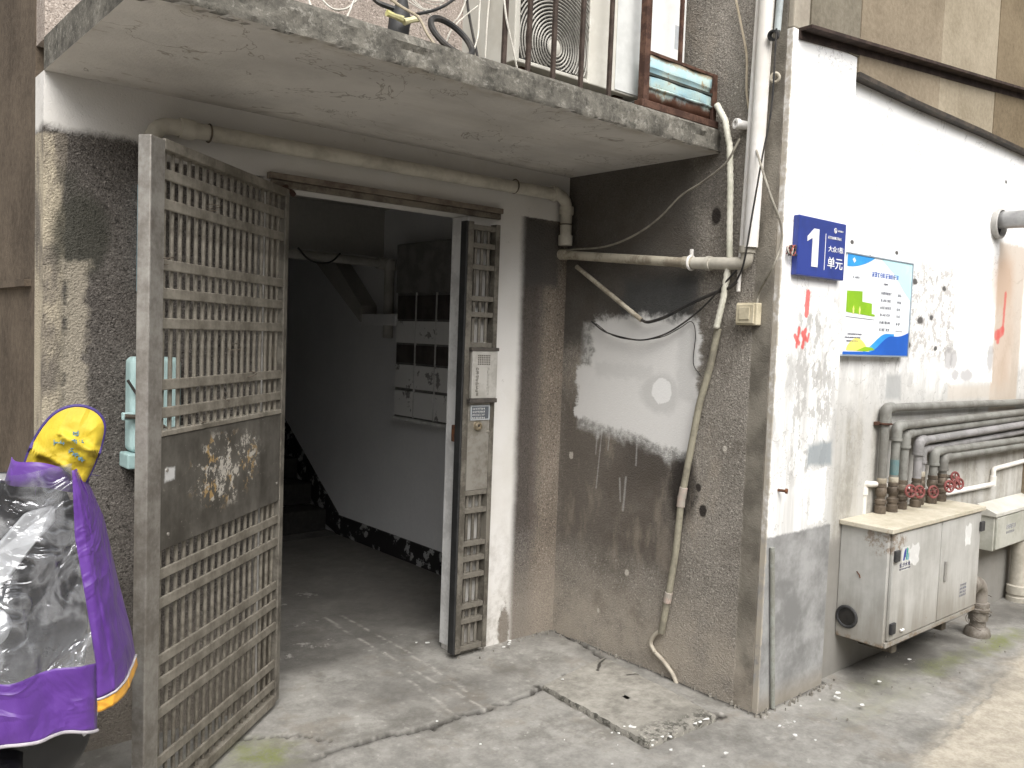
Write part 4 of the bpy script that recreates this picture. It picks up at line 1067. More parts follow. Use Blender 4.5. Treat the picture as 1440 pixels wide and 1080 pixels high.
# small cabinet to its right
c2 = thing('valve_box', 'small grey green steel box on the wall beyond the meter cabinet', 'cabinet')
M_C2 = simple('grey_green_paint', (.47, .47, .42), (.36, .36, .31), 4, .5, 0, .1)
DX0, DX1, DY0, DZ0, DZ1 = 2.262, 2.945, -1.420, .395, .600
E2 = (2.262, -1.312, 0.596); 
DY0 = E2[1] - .01
MB().box(DX0, DX1, DY0, -1.2265, .388, .592).build('body', M_C2, c2, bevel=.004)
MB().prism([(DX0 - .012, -1.227, .640), (DX0 - .012, -1.227, .658), (DX0 - .012, DY0 - .016, .614), (DX0 - .012, DY0 - .016, .5925), (DX0 - .012, -1.227, .5925)], (DX1 - DX0 + .012, 0, 0)).build('lid', simple('lid_grey', (.55, .54, .49), (.46, .45, .40), 5, .6), c2, bevel=.003)
d2 = MB().box(DX0 + .015, DX1 - .01, DY0 - .012, DY0 - .0005, .398, .586).build('door', M_C2, c2, bevel=.003)
MB().lathe([(.014, 0), (.014, .012), (.009, .016), (0, .016)], (DX0 + .50, DY0 - .012, .47), (0, -1, 0), 14).build('lock', M_HINGE, d2, smooth=True)
mb = MB(); glyphs(mb, DX0 + .16, .50, .030, 4, DY0 - .0122, 1.1, False, 9, .0006); glyphs(mb, DX0 + .16, .475, .016, 8, DY0 - .0122, .9, False, 10, .0006); mb.build('small_print', simple('faded_ink', (.24, .25, .30)), d2)

# ------------------------------------------------------------------ the seven water pipes with their valves
M_WP = simple('grey_water_pipe', (.225, .225, .205), (.155, .15, .135), 7, .55, 0, .12)
M_WPL = simple('lilac_grey_pipe', (.285, .275, .275), (.20, .195, .19), 7, .55)
M_VALVE = simple('bronze_valve', (.155, .125, .095), (.085, .068, .052), 16, .6, .3, .3)
M_RED = simple('faded_red_paint', (.22, .065, .060), (.15, .05, .045), 20, .55)
base = [(.972, -1.262, 1.262, 1.247), (1.068, -1.275, 1.170, 1.190), (1.187, -1.266, 1.126, 1.156), (1.312, -1.280, 1.084, 1.116), (1.402, -1.262, 1.033, 1.066), (1.499, -1.280, 1.018, 1.016), (1.616, -1.280, .980, .980)]
hw = {1: .862, 2: .846, 3: .836, 5: .848, 6: .852}
where = ['tallest grey water pipe, nearest the corner, rising from the meter cabinet', 'second tallest grey water pipe, with a bluish band above its valve', 'third tallest grey water pipe rising from the meter cabinet lid',
         'lilac grey water pipe rising from the middle of the cabinet lid', 'slim grey water pipe half hidden behind the lilac grey one', 'second shortest grey water pipe near the right end of the lid', 'shortest grey water pipe at the right end of the cabinet lid']
for i, (x, y, zt, ze) in enumerate(base):
    t = thing('water_pipe', where[i], 'water pipe', group='water pipes rising from the meter cabinet')
    r = .021 if i != 4 else .017
    mt = M_WPL if i in (3, 4) else M_WP
    MB().tube([(x, y, .860), (x, y, zt), (2.949, y, ze)], r, 14, .012).build('tube', mt, t, smooth=True)
    k = MB(); R_ = r * 1.28
    k.tube([(x, y, zt - .062), (x, y, zt), (x + .062, y, zt + (ze - zt) * .04)], R_, 14, .038, fs=7); k.build('elbow', mt, t, smooth=True)
    MB().lathe([(r, 0), (r * 1.42, .001), (r * 1.42, .012), (r, .013)], (x, y, zt - .072), (0, 0, 1), 14).build('collar', mt, t, smooth=True)
    v = MB()
    v.lathe([(r * 1.05, .0), (r * 1.32, .001), (r * 1.32, .034), (r * 1.1, .037), (r * 1.1, .046), (r * 1.34, .049), (r * 1.34, .066), (r * .95, .072), (r * .95, .082), (r * 1.22, .088), (r * 1.30, .104), (r * 1.22, .122), (r * 1.0, .128), (r * 1.16, .130), (r * 1.16, .146), (r, .148)], (x, y, .7455), (0, 0, 1), 14)
    v.build('valve', M_VALVE, t, smooth=True)
    if i == 1:
        MB().lathe([(r * 1.03, 0), (r * 1.03, .075)], (x, y, .93), (0, 0, 1), 14).build('band', simple('teal_band', (.10, .19, .20), (.14, .20, .20), 9, .5), t, smooth=True)
    if i in (0, 1, 4):
        MB().lathe([(r * 1.04, 0), (r * 1.1, .002), (r * 1.1, .024), (r * 1.04, .026)], (x, y, .893), (0, 0, 1), 14).build('joint_ring', M_PVCD, t, smooth=True)
    if i in hw:
        z = hw[i]; hx = x - .004; hy = y - .088
        s = MB().tube([(x, y, z), (hx - .004, hy + .012, z)], .008, 8).build('stem', M_VALVE, t, smooth=True)
        ax = Vector((-.42, -.9, .12)).normalized()
        wl = MB().torus((hx, hy, z), ax, .028, .0058, 22, 7)
        e1 = ax.orthogonal().normalized(); e2 = ax.cross(e1)
        for q in range(5):
            a = 2 * math.pi * q / 5 + i
            d = e1 * math.cos(a) + e2 * math.sin(a)
            wl.tube([tuple(Vector((hx, hy, z)) + d * .006), tuple(Vector((hx, hy, z)) + d * .026)], .0038, 6)
        wl.lathe([(0, -.008), (.009, -.008), (.009, .010), (0, .012)], (hx, hy, z), ax, 10)
        wl.build('handwheel', M_RED, t, smooth=True)
ew = thing('spare_handwheel', 'red handwheel on a side valve past the shortest water pipe', 'handwheel', group=None)
e0 = (1.705, -1.310, 0.870)
wl = MB().torus((e0[0], -1.31, e0[2]), (-.35, -.9, .1), .027, .0058, 22, 7)
for q in range(5):
    a = 2 * math.pi * q / 5; ax = Vector((-.35, -.9, .1)).normalized(); e1 = ax.orthogonal().normalized(); e2 = ax.cross(e1); d = e1 * math.cos(a) + e2 * math.sin(a)
    wl.tube([(e0[0], -1.31, e0[2]), tuple(Vector((e0[0], -1.31, e0[2])) + d * .025)], .004, 6)
wl.build('wheel', M_RED, ew, smooth=True)
MB().tube([(e0[0], -1.31, e0[2]), (e0[0] - .02, -1.27, e0[2]), (1.64, -1.275, e0[2] - .004)], .010, 8, .02).build('stem', M_VALVE, ew, smooth=True)
cl = thing('pipe_clip', 'rusty clamp holding the tallest water pipe to the wall', 'clamp')
MB().torus((.972, -1.262, 1.185), (0, 0, 1), .028, .006, 20, 6).build('clamp_ring', M_RUST, cl, smooth=True)
MB().box(.925, 1.02, -1.248, -1.2265, 1.176, 1.194).build('clamp_bar', M_RUST, cl, bevel=.002)
# white pvc pipe that comes up through the lid and runs along the wall behind the valves
b_, t_ = (0.886, -1.219, 0.745), (0, 0, 0)
bx_, byy = b_[0], b_[1]
zt_ = (0.821, -1.250, 0.892)[2]
k1, k2, k3, k4 = (1.761, -1.245, 0.765), (2.416, -1.245, 0.760), (2.413, -1.245, 0.842), (2.901, -1.245, 0.869)
wp = thing('pvc_pipe', 'thin white plastic pipe from the cabinet lid along the wall behind the valves', 'pipe')
MB().tube([(bx_, byy, .745), (bx_, byy, zt_), (bx_ + .01, -1.243, zt_), (bx_ + .06, -1.243, zt_ - .004), (k1[0], -1.243, k1[2]), (k2[0], -1.243, k2[2]), (k2[0] + .004, -1.243, k3[2] + .01), (2.949, -1.243, k4[2])], .0145, 12, .02).build('tube', M_PVCW, wp, smooth=True)
MB().lathe([(.0146, 0), (.0195, .001), (.0195, .035), (.0146, .036)], (bx_, byy, zt_ - .055), (0, 0, 1), 14).build('coupling', M_PVCW, wp, smooth=True)
MB().lathe([(.0146, 0), (.0195, .001), (.0195, .06), (.0146, .061)], (k2[0] + .002, -1.243, k2[2] - .010), (0, 0, 1), 14).build('coupling', M_PVCW, wp, smooth=True)
# drain elbow beside the cabinet
dn = thing('drain_elbow', 'brown iron drain elbow leaving the cabinet and entering the ground', 'drain pipe')
M_IRON = simple('brown_grey_iron', (.26, .235, .205), (.15, .13, .105), 9, .65, .1, .25)
dx, dyy = 1.865, -1.415
MB().tube([(CX1 - .002, dyy, .300), (dx, dyy, .300), (dx, dyy, .0)], .040, 18, .085, fs=8).build('elbow_tube', M_IRON, dn, smooth=True)
MB().lathe([(.041, 0), (.050, .001), (.050, .022), (.041, .023)], (CX1 + .03, dyy, .300), (1, 0, 0), 18).build('collar', M_IRON, dn, smooth=True)
MB().lathe([(.041, 0), (.049, .002), (.050, .05), (.056, .054), (.056, .068), (.049, .072), (.050, .10), (.041, .102)], (dx, dyy, .085), (0, 0, 1), 18).build('sleeve', M_IRON, dn, smooth=True)
MB().lathe([(.041, 0), (.066, 0), (.068, .02), (.060, .045), (.048, .055), (.041, .055)], (dx, dyy, -.005), (0, 0, 1), 18).build('foot_collar', M_IRON, dn, smooth=True)
rr_ = random.Random(4)
for k in range(9):
    a0 = rr_.uniform(0, 6); zc = rr_.uniform(.06, .20)
    pts = [(dx + (.052 + .015 * math.sin(a * 2.2 + k)) * math.cos(a), dyy + (.052 + .012 * math.cos(a * 1.7 + k)) * math.sin(a), zc + .05 * math.sin(a * .8 + k)) for a in np.linspace(a0, a0 + 2.6, 14)]
    MB().tube(pts, .0016, 5).build('wire_tie', M_WIRE, dn, smooth=True)
rp = thing('riser_pipe', 'thick pale riser pipe with a ribbed foot under the valve box', 'pipe')
MB().tube([(2.78, -1.30, .0), (2.78, -1.30, .387)], .050, 20).build('tube', M_PVC, rp, smooth=True)
MB().lathe([(.051, 0), (.062, .001), (.064, .03), (.057, .034), (.057, .045), (.064, .05), (.064, .10), (.051, .105)], (2.78, -1.30, .0), (0, 0, 1), 20).build('foot_coupling', M_PVC, rp, smooth=True)
# ------------------------------------------------------------------ on the canopy: condenser, cage, cables
ac = thing('condenser_unit', 'cream air conditioner condenser with a round ring grille on the canopy', 'air conditioner', (0, 0, 0))
AX0, AX1, AYF, AYB, AZ0, AZ1 = -1.110, -.430, -.835, -.52, 2.53, 3.12
M_CASE = simple('cream_casing', (.60, .585, .525), (.52, .50, .44), 4, .5, 0, .04)
M_CASE2 = simple('pale_grey_casing', (.62, .63, .61), (.54, .55, .53), 4, .5, 0, .04)
M_DARK = simple('fan_black', (.018, .017, .016), (.03, .028, .026), 9, .7)
M_RING = simple('grille_wire', (.36, .345, .31), (.26, .25, .22), 14, .5, .2)
GX0, GX1, GZ0, GZ1 = -1.085, -.735, 2.545, 3.10
fr2 = MB()
fr2.box(AX0, GX0, AYF, AYB, AZ0, AZ1); fr2.box(GX1, AX1, AYF, AYB, AZ0, AZ1)
fr2.box(GX0, GX1, AYF, AYB, GZ1, AZ1); fr2.box(GX0, GX1, AYF, AYB, AZ0, GZ0)
fr2.build('casing', M_CASE, ac, bevel=.004)
MB().box(-.585, -.4295, AYF - .004, AYF - .0005, AZ0 + .008, AZ1 - .008).build('service_panel', M_CASE2, ac, bevel=.003)
MB().box(GX0, GX1, AYF + .08, AYB, GZ0, GZ1).build('fan_well', M_DARK, ac)
fc = (-0.911, -0.835, 2.625)
fcx, fcz = -.922, 2.640 + .0
fcz = fc[2]; fcx = fc[0]
gr = MB()
for k in range(24):
    R = .036 + .0125 * k
    run = []
    n = 96
    for i in range(n + 1):
        a = 2 * math.pi * i / n
        p = (fcx + R * math.cos(a), AYF + .004, fcz + R * math.sin(a))
        if GX0 <= p[0] <= GX1 and GZ0 <= p[2] <= GZ1: run.append(p)
        else:
            if len(run) > 2: gr.tube(run, .0036, 5, caps=False)
            run = []
    if len(run) > 2: gr.tube(run, .0036, 5, caps=False)
gr.build('ring_grille', M_RING, ac, smooth=True)
gs = MB()
for k in range(14):
    a = 2 * math.pi * (k + .5) / 14; run = []
    for q in np.linspace(.03, .42, 30):
        p = (fcx + q * math.cos(a), AYF + .010, fcz + q * math.sin(a))
        if GX0 <= p[0] <= GX1 and GZ0 <= p[2] <= GZ1: run.append(p)
    if len(run) > 1: gs.tube([run[0], run[-1]], .0022, 5)
gs.build('grille_spokes', M_RING, ac, smooth=True)
MB().lathe([(.001, 0), (.034, 0), (.034, .006), (.024, .012), (.001, .014)], (fcx, AYF + .012, fcz), (0, -1, 0), 24).build('hub_badge', M_CASE, ac, smooth=True)
for k in range(4):
    a = 2 * math.pi * k / 4 + .4; b = a + .9
    mb = MB(); mb.grid([[(fcx + r * math.cos(t), AYF + .045 + .03 * (t - a) / .9, fcz + r * math.sin(t)) for t in np.linspace(a, b, 6)] for r in (.04, .10, .165)])
    o = mb.build('fan_blade', simple('fan_grey', (.06, .06, .06), (.09, .085, .08)), ac, smooth=True)
    o.modifiers.new('solid', 'SOLIDIFY').thickness = .003
for x in (AX0 + .06, AX1 - .12):
    MB().box(x, x + .05, AYF + .03, AYB - .03, 2.4775, AZ0 - .0005).build('foot', M_RUST, ac)
# second white unit deeper in, beside the wing
a2 = thing('condenser_unit', 'plain white condenser seen edge on behind the rusty blue sheet', 'air conditioner')
MB().box(-.400, -.135, -.80, -.30, 2.51, 3.30).build('casing', simple('bright_white_casing', (.78, .78, .76), (.70, .70, .68), 3, .45, 0, .04), a2, bevel=.008)
MB().box(-.132, -.06, -.76, -.30, 2.51, 3.30).build('side_cover', simple('bright_white_casing', (.78, .78, .76)), a2, bevel=.008)
mb = MB(); glyphs(mb, -.172, 2.86, .016, 2, -.801, .9, True, 12, .0006); mb.prism([(-.185, -.8005, 2.80), (-.145, -.8005, 2.80), (-.145, -.8005, 2.90), (-.185, -.8005, 2.90)], (0, -.0003, 0)); mb.build('rating_label', simple('label_grey', (.50, .52, .53), (.42, .44, .46)), a2)
MB().torus((-.05, -.70, 2.62), (0, 1, 0), .055, .017, 22, 8).build('hose_bend', simple('hose_grey', (.44, .42, .38), (.34, .32, .28)), a2, smooth=True)
# security cage: rusty flat bars and posts standing on the slab edge
cg = thing('security_cage', 'rusty security cage of thin upright bars along the canopy edge', 'cage')
barm = MB().box(-.008, .008, -.006, .006, 2.470, 3.45)
b0 = None
for k, (px0, px1) in enumerate(((-1.245, -1.225), (-1.128, -1.112), (-1.003, -.990), (-.860, -.848), (-.704, -.694))):
    if b0 is None: b0 = barm.build('bar', simple('brown_bar_steel', (.045, .033, .027), (.085, .062, .050), 18, .75, .3, .3), cg); o = b0
    else: o = copy_part(b0, cg)
    o.location = (px0, -.905, 0); o.rotation_euler = (0, math.atan2(px1 - px0, .5) * .3, 0)
MB().box(-.510, -.478, -.925, -.893, 2.468, 3.45).build('post', M_RUST, cg, bevel=.002)
MB().box(-.280, -.264, -.911, -.899, 2.701, 3.45).build('bar', M_RUST, cg)
MB().box(-.054, -.026, -.918, -.892, 2.468, 2.70).build('post', M_RUST, cg, bevel=.002)
MB().box(-.52, -.022, -.93, -.885, 2.470, 2.500).build('bottom_angle', M_RUST, cg, bevel=.003)
MB().box(-2.0, -.02, -.911, -.899, 3.42, 3.45).build('top_rail', M_RUST, cg)
sp = thing('sheet_panel', 'rust eaten light blue metal sheet panel at the right end of the cage', 'sheet metal panel')
mm = Mt('rusted_blue_sheet')
n = mm.noise(7, 7, .7); f = mm.noise(40, 5, .72); v_ = mm.noise(12, 5, .65, stretch=(1, 1, .3), seed=2)
c = mm.mix(mm.ss(n, .38, .62), (.36, .56, .62), (.50, .62, .58))
rz = mm.ss(mm.z + (n - .5) * .12 + (v_ - .5) * .08, 2.575, 2.535)
rt_ = mm.ss(f * .5 + n * .5, .56, .62).max(mm.ss(mm.z + (f - .5) * .05, 2.668, 2.684)).max(mm.ss(mm.x + (f - .5) * .09, -.452, -.475))
c = mm.mix(rt_ * .8, c, mm.mix(f, (.22, .12, .06), (.42, .32, .16)))
c = mm.mix(rz, c, mm.mix(f, (.075, .035, .024), (.17, .085, .055)))
M_BSHEET = mm.finish(c, .6, f + n, .35, .004, .2)
prof = [(-.908, 2.688), (-.908, 2.640), (-.902, 2.632), (-.898, 2.618), (-.898, 2.610), (-.912, 2.602), (-.912, 2.572), (-.910, 2.566), (-.918, 2.560), (-.916, 2.556), (-.906, 2.552), (-.906, 2.508)]
mb = MB(); mb.grid([[(x, y + .003 * math.sin(x * 31 + z * 40), z) for (y, z) in prof] for x in np.linspace(-.476, -.056, 24)])
o = mb.build('sheet', M_BSHEET, sp, smooth=True, autosmooth=30); o.modifiers.new('solid', 'SOLIDIFY').thickness = .003
MB().box(-.478, -.055, -.914, -.896, 2.6885, 2.700).build('top_edge', M_RUST, sp)
MB().box(-.478, -.055, -.9145, -.9, 2.606, 2.616).build('rib', simple('dark_rib', (.03, .04, .035), (.06, .06, .05)), sp)
# cables heaped on the slab
CY = -.80
def cp(px, py, y): return (px, y, py)
def cb_(pts): return [tuple(p) for p in pts]
cable('white cable pair dropping onto the canopy at its left end', [(-1.912, -0.800, 2.593), (-1.906, -0.820, 2.526), (-1.900, -0.840, 2.494), (-1.862, -0.800, 2.493)], .004, M_WHITEC)
cable('white cable looping low over the left end of the canopy', [(-1.883, -0.800, 2.580), (-1.857, -0.820, 2.536), (-1.832, -0.840, 2.514), (-1.791, -0.840, 2.527), (-1.748, -0.820, 2.566), (-1.717, -0.800, 2.605)], .0035, M_WHITEC)
cable('thin white cable leaning left across the canopy near the yellow connectors', [(-1.754, -0.850, 2.603), (-1.776, -0.860, 2.552), (-1.800, -0.870, 2.500), (-1.819, -0.880, 2.468)], .003, M_WHITEC)
cable('tan cable stretched in front of the black junction to the canopy edge', [(-1.690, -0.870, 2.598), (-1.623, -0.890, 2.564), (-1.568, -0.900, 2.545), (-1.540, -0.910, 2.501), (-1.513, -0.920, 2.466)], .0045, simple('tan_cable', (.42, .36, .27)))
cable('black cable curving away from the junction towards the grille', [(-1.510, -0.800, 2.595), (-1.453, -0.800, 2.619), (-1.396, -0.800, 2.653), (-1.323, -0.780, 2.711)], .0055, M_BLACKC)
cable('black cable hanging straight in front of the pinkish upper wall', [(-1.160, -0.600, 2.854), (-1.146, -0.600, 2.767), (-1.137, -0.620, 2.674), (-1.130, -0.660, 2.550)], .0055, M_BLACKC)
cable('thin white cable hanging down beside the black cable', [(-1.179, -0.720, 2.803), (-1.200, -0.740, 2.692), (-1.218, -0.760, 2.608), (-1.271, -0.800, 2.517)], .0032, M_WHITEC)
cable('white cable crossing behind the cage bars to the slab', [(-1.120, -0.700, 2.825), (-1.145, -0.720, 2.711), (-1.164, -0.740, 2.626), (-1.182, -0.760, 2.529)], .0032, M_WHITEC)
cable('white cable arching from the wall to the canopy beside the black tube', [(-1.130, -0.640, 2.766), (-1.215, -0.660, 2.693), (-1.291, -0.700, 2.623), (-1.354, -0.760, 2.555), (-1.399, -0.800, 2.506)], .003, M_WHITEC)
cable('slanting white cable next to the leftmost cage bar', [(-1.226, -0.900, 2.739), (-1.218, -0.915, 2.631), (-1.193, -0.920, 2.548), (-1.166, -0.920, 2.472)], .0038, M_WHITEC)
for k in range(5):
    cable('loose fine white wire in the tangle behind the canopy edge', [(-1.391, -0.500, 2.803), (-1.62 + .07 * k, -.62 - .03 * k, 2.78 - .04 * k), (-1.42 + .05 * k, -.70, 2.66 + .03 * k), (-1.30 + .03 * k, -.66, 2.74 + .06 * k), (-1.22, -.6, 3.0 + .04 * k)], .0022, M_WHITEC, group='fine white wires tangled behind the canopy edge')
jb = thing('cable_junction', 'black cable junction with two yellow connectors on the canopy', 'junction')
j0 = (-1.573, -0.800, 2.578)
MB().lathe([(.018, -.09), (.034, -.08), (.036, .02), (.026, .05), (.014, .09)], (j0[0], -.80, j0[2] - .03), (.2, .1, 1), 14).build('body', simple('black_rubber', (.02, .02, .02)), jb, smooth=True)
MY = simple('dull_yellow_plastic', (.55, .52, .20), (.60, .56, .34), 12, .5)
for (a, b, w) in (((-1.659, -0.860, 2.544), (-1.600, -0.860, 2.540), .011), ((-1.594, -0.860, 2.533), (-1.541, -0.860, 2.558), .011)):
    MB().tube([a, tuple(Vector(a).lerp(Vector(b), .5)), b], w, 8, rr=[w, w * .8, w * 1.05]).build('connector', MY, jb, smooth=True)
cable('thick black cable running in to the junction from above', [(-1.664, -0.740, 2.650), (-1.635, -0.760, 2.612), (-1.605, -0.790, 2.594), (-1.579, -0.800, 2.590)], .009, M_BLACKC)
bt = thing('black_tube_coil', 'loop of thick black tube standing up behind the canopy edge', 'tube coil')
t0 = (-1.383, -0.840, 2.491)
MB().torus((t0[0], -.83, 2.545), (.1, -.8, .6), .085, .011, 30, 8).build('coil', M_BLACKC, bt, smooth=True)

# ------------------------------------------------------------------ in the hall: mailboxes and pipes
mx = thing('mailbox_cabinet', 'old wall cabinet of mailboxes with peeling white doors in the dark hall', 'mailbox')
MXF = .012
mm = Mt('peeling_mailbox_paint')
n = mm.noise(6, 6, .7); f = mm.noise(30, 5, .72)
k = mm.ss(n * .85 + f * .15, .56, .59)
M_MBOX = mm.finish(mm.mix(k, (.76, .76, .75), (.28, .275, .27)), .7, k, .3, .003)
M_MDARK = simple('mailbox_slot_dark', (.055, .048, .046), (.085, .075, .07), 9, .7)
M_MFR = simple('mailbox_grey_frame', (.17, .165, .16), (.24, .235, .225), 9, .7)
MB().box(MXF + .004, .109, .93, 1.61, .985, 2.12).build('case', M_MFR, mx)
MB().box(MXF - .012, MXF + .0035, .93, 1.61, 1.80, 2.115).build('top_panel', M_MFR, mx, bevel=.003)
MB().box(MXF - .014, .109, .92, 1.62, .962, .984).build('bottom_shelf', M_WPAINT, mx, bevel=.003)
rowz = ((1.625, 1.785, 0), (1.470, 1.620, 1), (1.340, 1.465, 0), (1.175, 1.335, 1), (.992, 1.165, 1))
d0 = None; dd = None
for (z0, z1, kind) in rowz:
    for j in range(3):
        y0 = .936 + .224 * j
        if kind:
            o = MB().box(MXF - .010, MXF + .0035, y0, y0 + .214, z0 + .004, z1 - .004).build('door', M_MBOX, mx, bevel=.003)
        else:
            o = MB().box(MXF - .002, MXF + .0035, y0, y0 + .214, z0 + .004, z1 - .004).build('slot', M_MDARK, mx)
MB().box(MXF - .009, MXF + .0035, 1.152, 1.158, .99, 1.80).build('divider', M_WPAINT, mx)
MB().box(MXF - .009, MXF + .0035, 1.376, 1.382, .99, 1.80).build('divider', M_WPAINT, mx)
hpipe = thing('hall_pipe', 'dusty white pipe crossing the hall under the ceiling beam', 'pipe')
M_DPVC = simple('dusty_pvc', (.46, .45, .42), (.36, .35, .32), 6, .6)
MB().tube([(-1.60, 1.82, 2.02), (.045, 1.82, 2.005)], .030, 14).build('tube', M_DPVC, hpipe, smooth=True)
MB().lathe([(.031, 0), (.040, .001), (.040, .06), (.031, .061)], (-.02, 1.82, 2.005), (1, 0, 0), 14).build('coupling', M_DPVC, hpipe, smooth=True)
cable('cable slung in a loop round the hall pipe', [(-.62, 1.79, 2.05), (-.55, 1.785, 1.985), (-.46, 1.785, 1.965), (-.38, 1.785, 1.985), (-.32, 1.79, 2.04)], .006, M_BLACKC)
vpipe = thing('hall_riser', 'grey pipe dropping down the hall wall beside the mailboxes', 'pipe')
MB().tube([(.066, 1.80, 2.035), (.066, 1.80, 1.50)], .034, 14).build('tube', M_DPVC, vpipe, smooth=True)
MB().lathe([(.035, 0), (.043, .001), (.043, .06), (.035, .061)], (.066, 1.80, 1.96), (0, 0, 1), 14).build('coupling', M_DPVC, vpipe, smooth=True)

# ------------------------------------------------------------------ pale blue box behind the gate
M_PALEB = simple('pale_blue_plastic', (.42, .57, .56), (.34, .48, .47), 6, .5, 0, .08)
mb0 = thing('meter_box', 'pale blue plastic box with a flared foot on the dark wall behind the gate', 'meter box')
MB().box(-2.178, -2.00, -.085, -.001, 1.085, 1.425).build('body', M_PALEB, mb0, bevel=.022, bseg=4)
MB().box(-2.192, -1.99, -.098, -.0012, 1.030, 1.084).build('foot', M_PALEB, mb0, bevel=.006)
MB().box(-2.212, -2.12, -.105, -.0862, 1.205, 1.232).build('latch', M_PALEB, mb0, bevel=.004)
MB().tube([(-2.205, -.108, 1.220), (-2.12, -.112, 1.212), (-2.05, -.10, 1.16)], .008, 8).build('latch_pin', M_WIRE, mb0, smooth=True)
cable('dark cable slanting across the pale blue box', [(-2.195, -.10, 1.345), (-2.16, -.10, 1.29), (-2.12, -.105, 1.235), (-2.09, -.11, 1.20)], .005, M_BLACKC)
ps = thing('conduit_cover', 'pale sky blue cover strip on the wall behind the gate post', 'cover strip')
MB().box(-2.140, -2.065, -.025, -.001, 1.655, 2.040).build('strip', simple('sky_blue_plastic', (.32, .56, .64), (.26, .48, .56), 6, .5), ps, bevel=.004)

# ------------------------------------------------------------------ loose paving slab against the return wall
sl = MB()
cor = [(-0.560, -0.526, 0.012), (-0.614, -1.188, 0.030), (-0.191, -1.190, 0.030), (-0.080, -0.453, 0.012)]
out = []
for (a, b), nseg in zip(zip(cor, cor[1:] + cor[:1]), (26, 18, 26, 16)):
    for i in range(nseg):
        t = i / nseg
        p = Vector(a).lerp(Vector(b), t)
        j = .012 * (random.random() - .5) + .014 * (float(fbm(np.array(p.x * 14), np.array(p.y * 14), 83)) - .47)
        out.append(Vector((p.x + j, p.y + j * .6, 0)))
cen = sum(out, Vector()) / len(out)
def topz(p): return .009 + .011 * max(0, min(1, (-.45 - p.y) / .7)) + .006 * (float(fbm(np.array(p.x * 9), np.array(p.y * 9), 87)) - .47)
rings = []
for k, sc_ in enumerate((1.0, .985, .93, .7, .4, .05)):
    rings.append([(cen.x + (p.x - cen.x) * sc_, cen.y + (p.y - cen.y) * sc_, topz(cen + (p - cen) * sc_) - (.012 if k == 0 else (.002 if k == 1 else 0))) for p in out])
skirt = [(p.x * .997 + cen.x * .003, p.y * .997 + cen.y * .003, -.03) for p in out]
allr = [skirt] + rings
sl.grid([r + [r[0]] for r in allr])
mm = Mt('mossy_slab_concrete')
n = mm.noise(4, 8, .66); f = mm.noise(28, 6, .72)
c = mm.mix(mm.ss(n * .55 + f * .45, .33, .66), (.175, .166, .145), (.37, .352, .312))
ed = mm.ss(mm.y * -1 + (n - .5) * .2, 1.02, 1.16).max(mm.ss(mm.nz(), .75, .45))
c = mm.mix(ed * mm.ss(f, .44, .60) * .8, c, (.035, .035, .028))
for (p, q) in (((-.08, -.47), (-.16, -.50)), ((-.16, -.50), (-.24, -.56)), ((-.03, -.70), (-.10, -.71)), ((-.10, -.71), (-.17, -.68))):
    c = mm.mix(mm.line(mm.x, mm.y, p, q, .006, .004, f, .03) * .9, c, (.025, .022, .018))
c = mm.mix(ed * mm.ss(mm.noise(60, 3, .7, seed=4), .60, .64) * .5, c, (.52, .50, .43))
M_SLAB = mm.finish(c, .92, f + n, .6, .008, spec=.15)
o = sl.build('paving_slab', M_SLAB, smooth=True, autosmooth=50)
tag(o, 'loose cracked concrete slab lying against the foot of the return wall', 'paving slab')
# grit and crumbs of concrete gathered along the walls and the cracks
gt = MB(); r = random.Random(21)
runs = [((0, -.02), (0, -1.26), .018, 170), ((0, -1.27), (.55, -1.27), .02, 70), ((.55, -1.25), (1.7, -1.25), .03, 60), ((-.30, -.02), (0, -.02), .02, 40), ((-0.669, -0.032, 0.000)[:2], (-0.380, -0.003, 0.000)[:2], .04, 25), ((.2, -1.5), (2.4, -1.5), .15, 20)]
for (p, q, sp_, n_) in runs:
    for k in range(n_):
        t = r.random(); x = p[0] + (q[0] - p[0]) * t + r.gauss(0, sp_); y = p[1] + (q[1] - p[1]) * t + r.gauss(0, sp_)
        if y > -.012 and x > -.64: continue
        if x > -.012 and y > -1.262: continue
        s = r.choice((.0022, .003, .004, .0055)) * r.uniform(.7, 1.3); z = .004
        if -.62 < x < -.02 and -1.16 < y < -.40: z = .016
        a0 = r.random() * 6
        pts = [(x + s * r.uniform(.7, 1.2) * math.cos(a0 + i * 2.09), y + s * r.uniform(.7, 1.2) * math.sin(a0 + i * 2.09), z) for i in range(3)]
        b = len(gt.v); gt.v += [(px_, py_, pz__ - .012) for (px_, py_, pz__) in pts] + [(px_, py_, pz__ + s * .5) for (px_, py_, pz__) in pts] + [(x, y, z + s * r.uniform(.8, 1.3))]
        for i in range(3):
            j = (i + 1) % 3; gt.f += [(b + i, b + j, b + 3 + j, b + 3 + i), (b + 3 + i, b + 3 + j, b + 6)]
o = gt.build('grit', concrete('grit_stone', (.13, .12, .105), (.33, .31, .27), 0, None, 60, .3, .1)); tag(o, 'grit and crumbs of concrete along the wall feet and cracks', 'grit', kind='stuff')
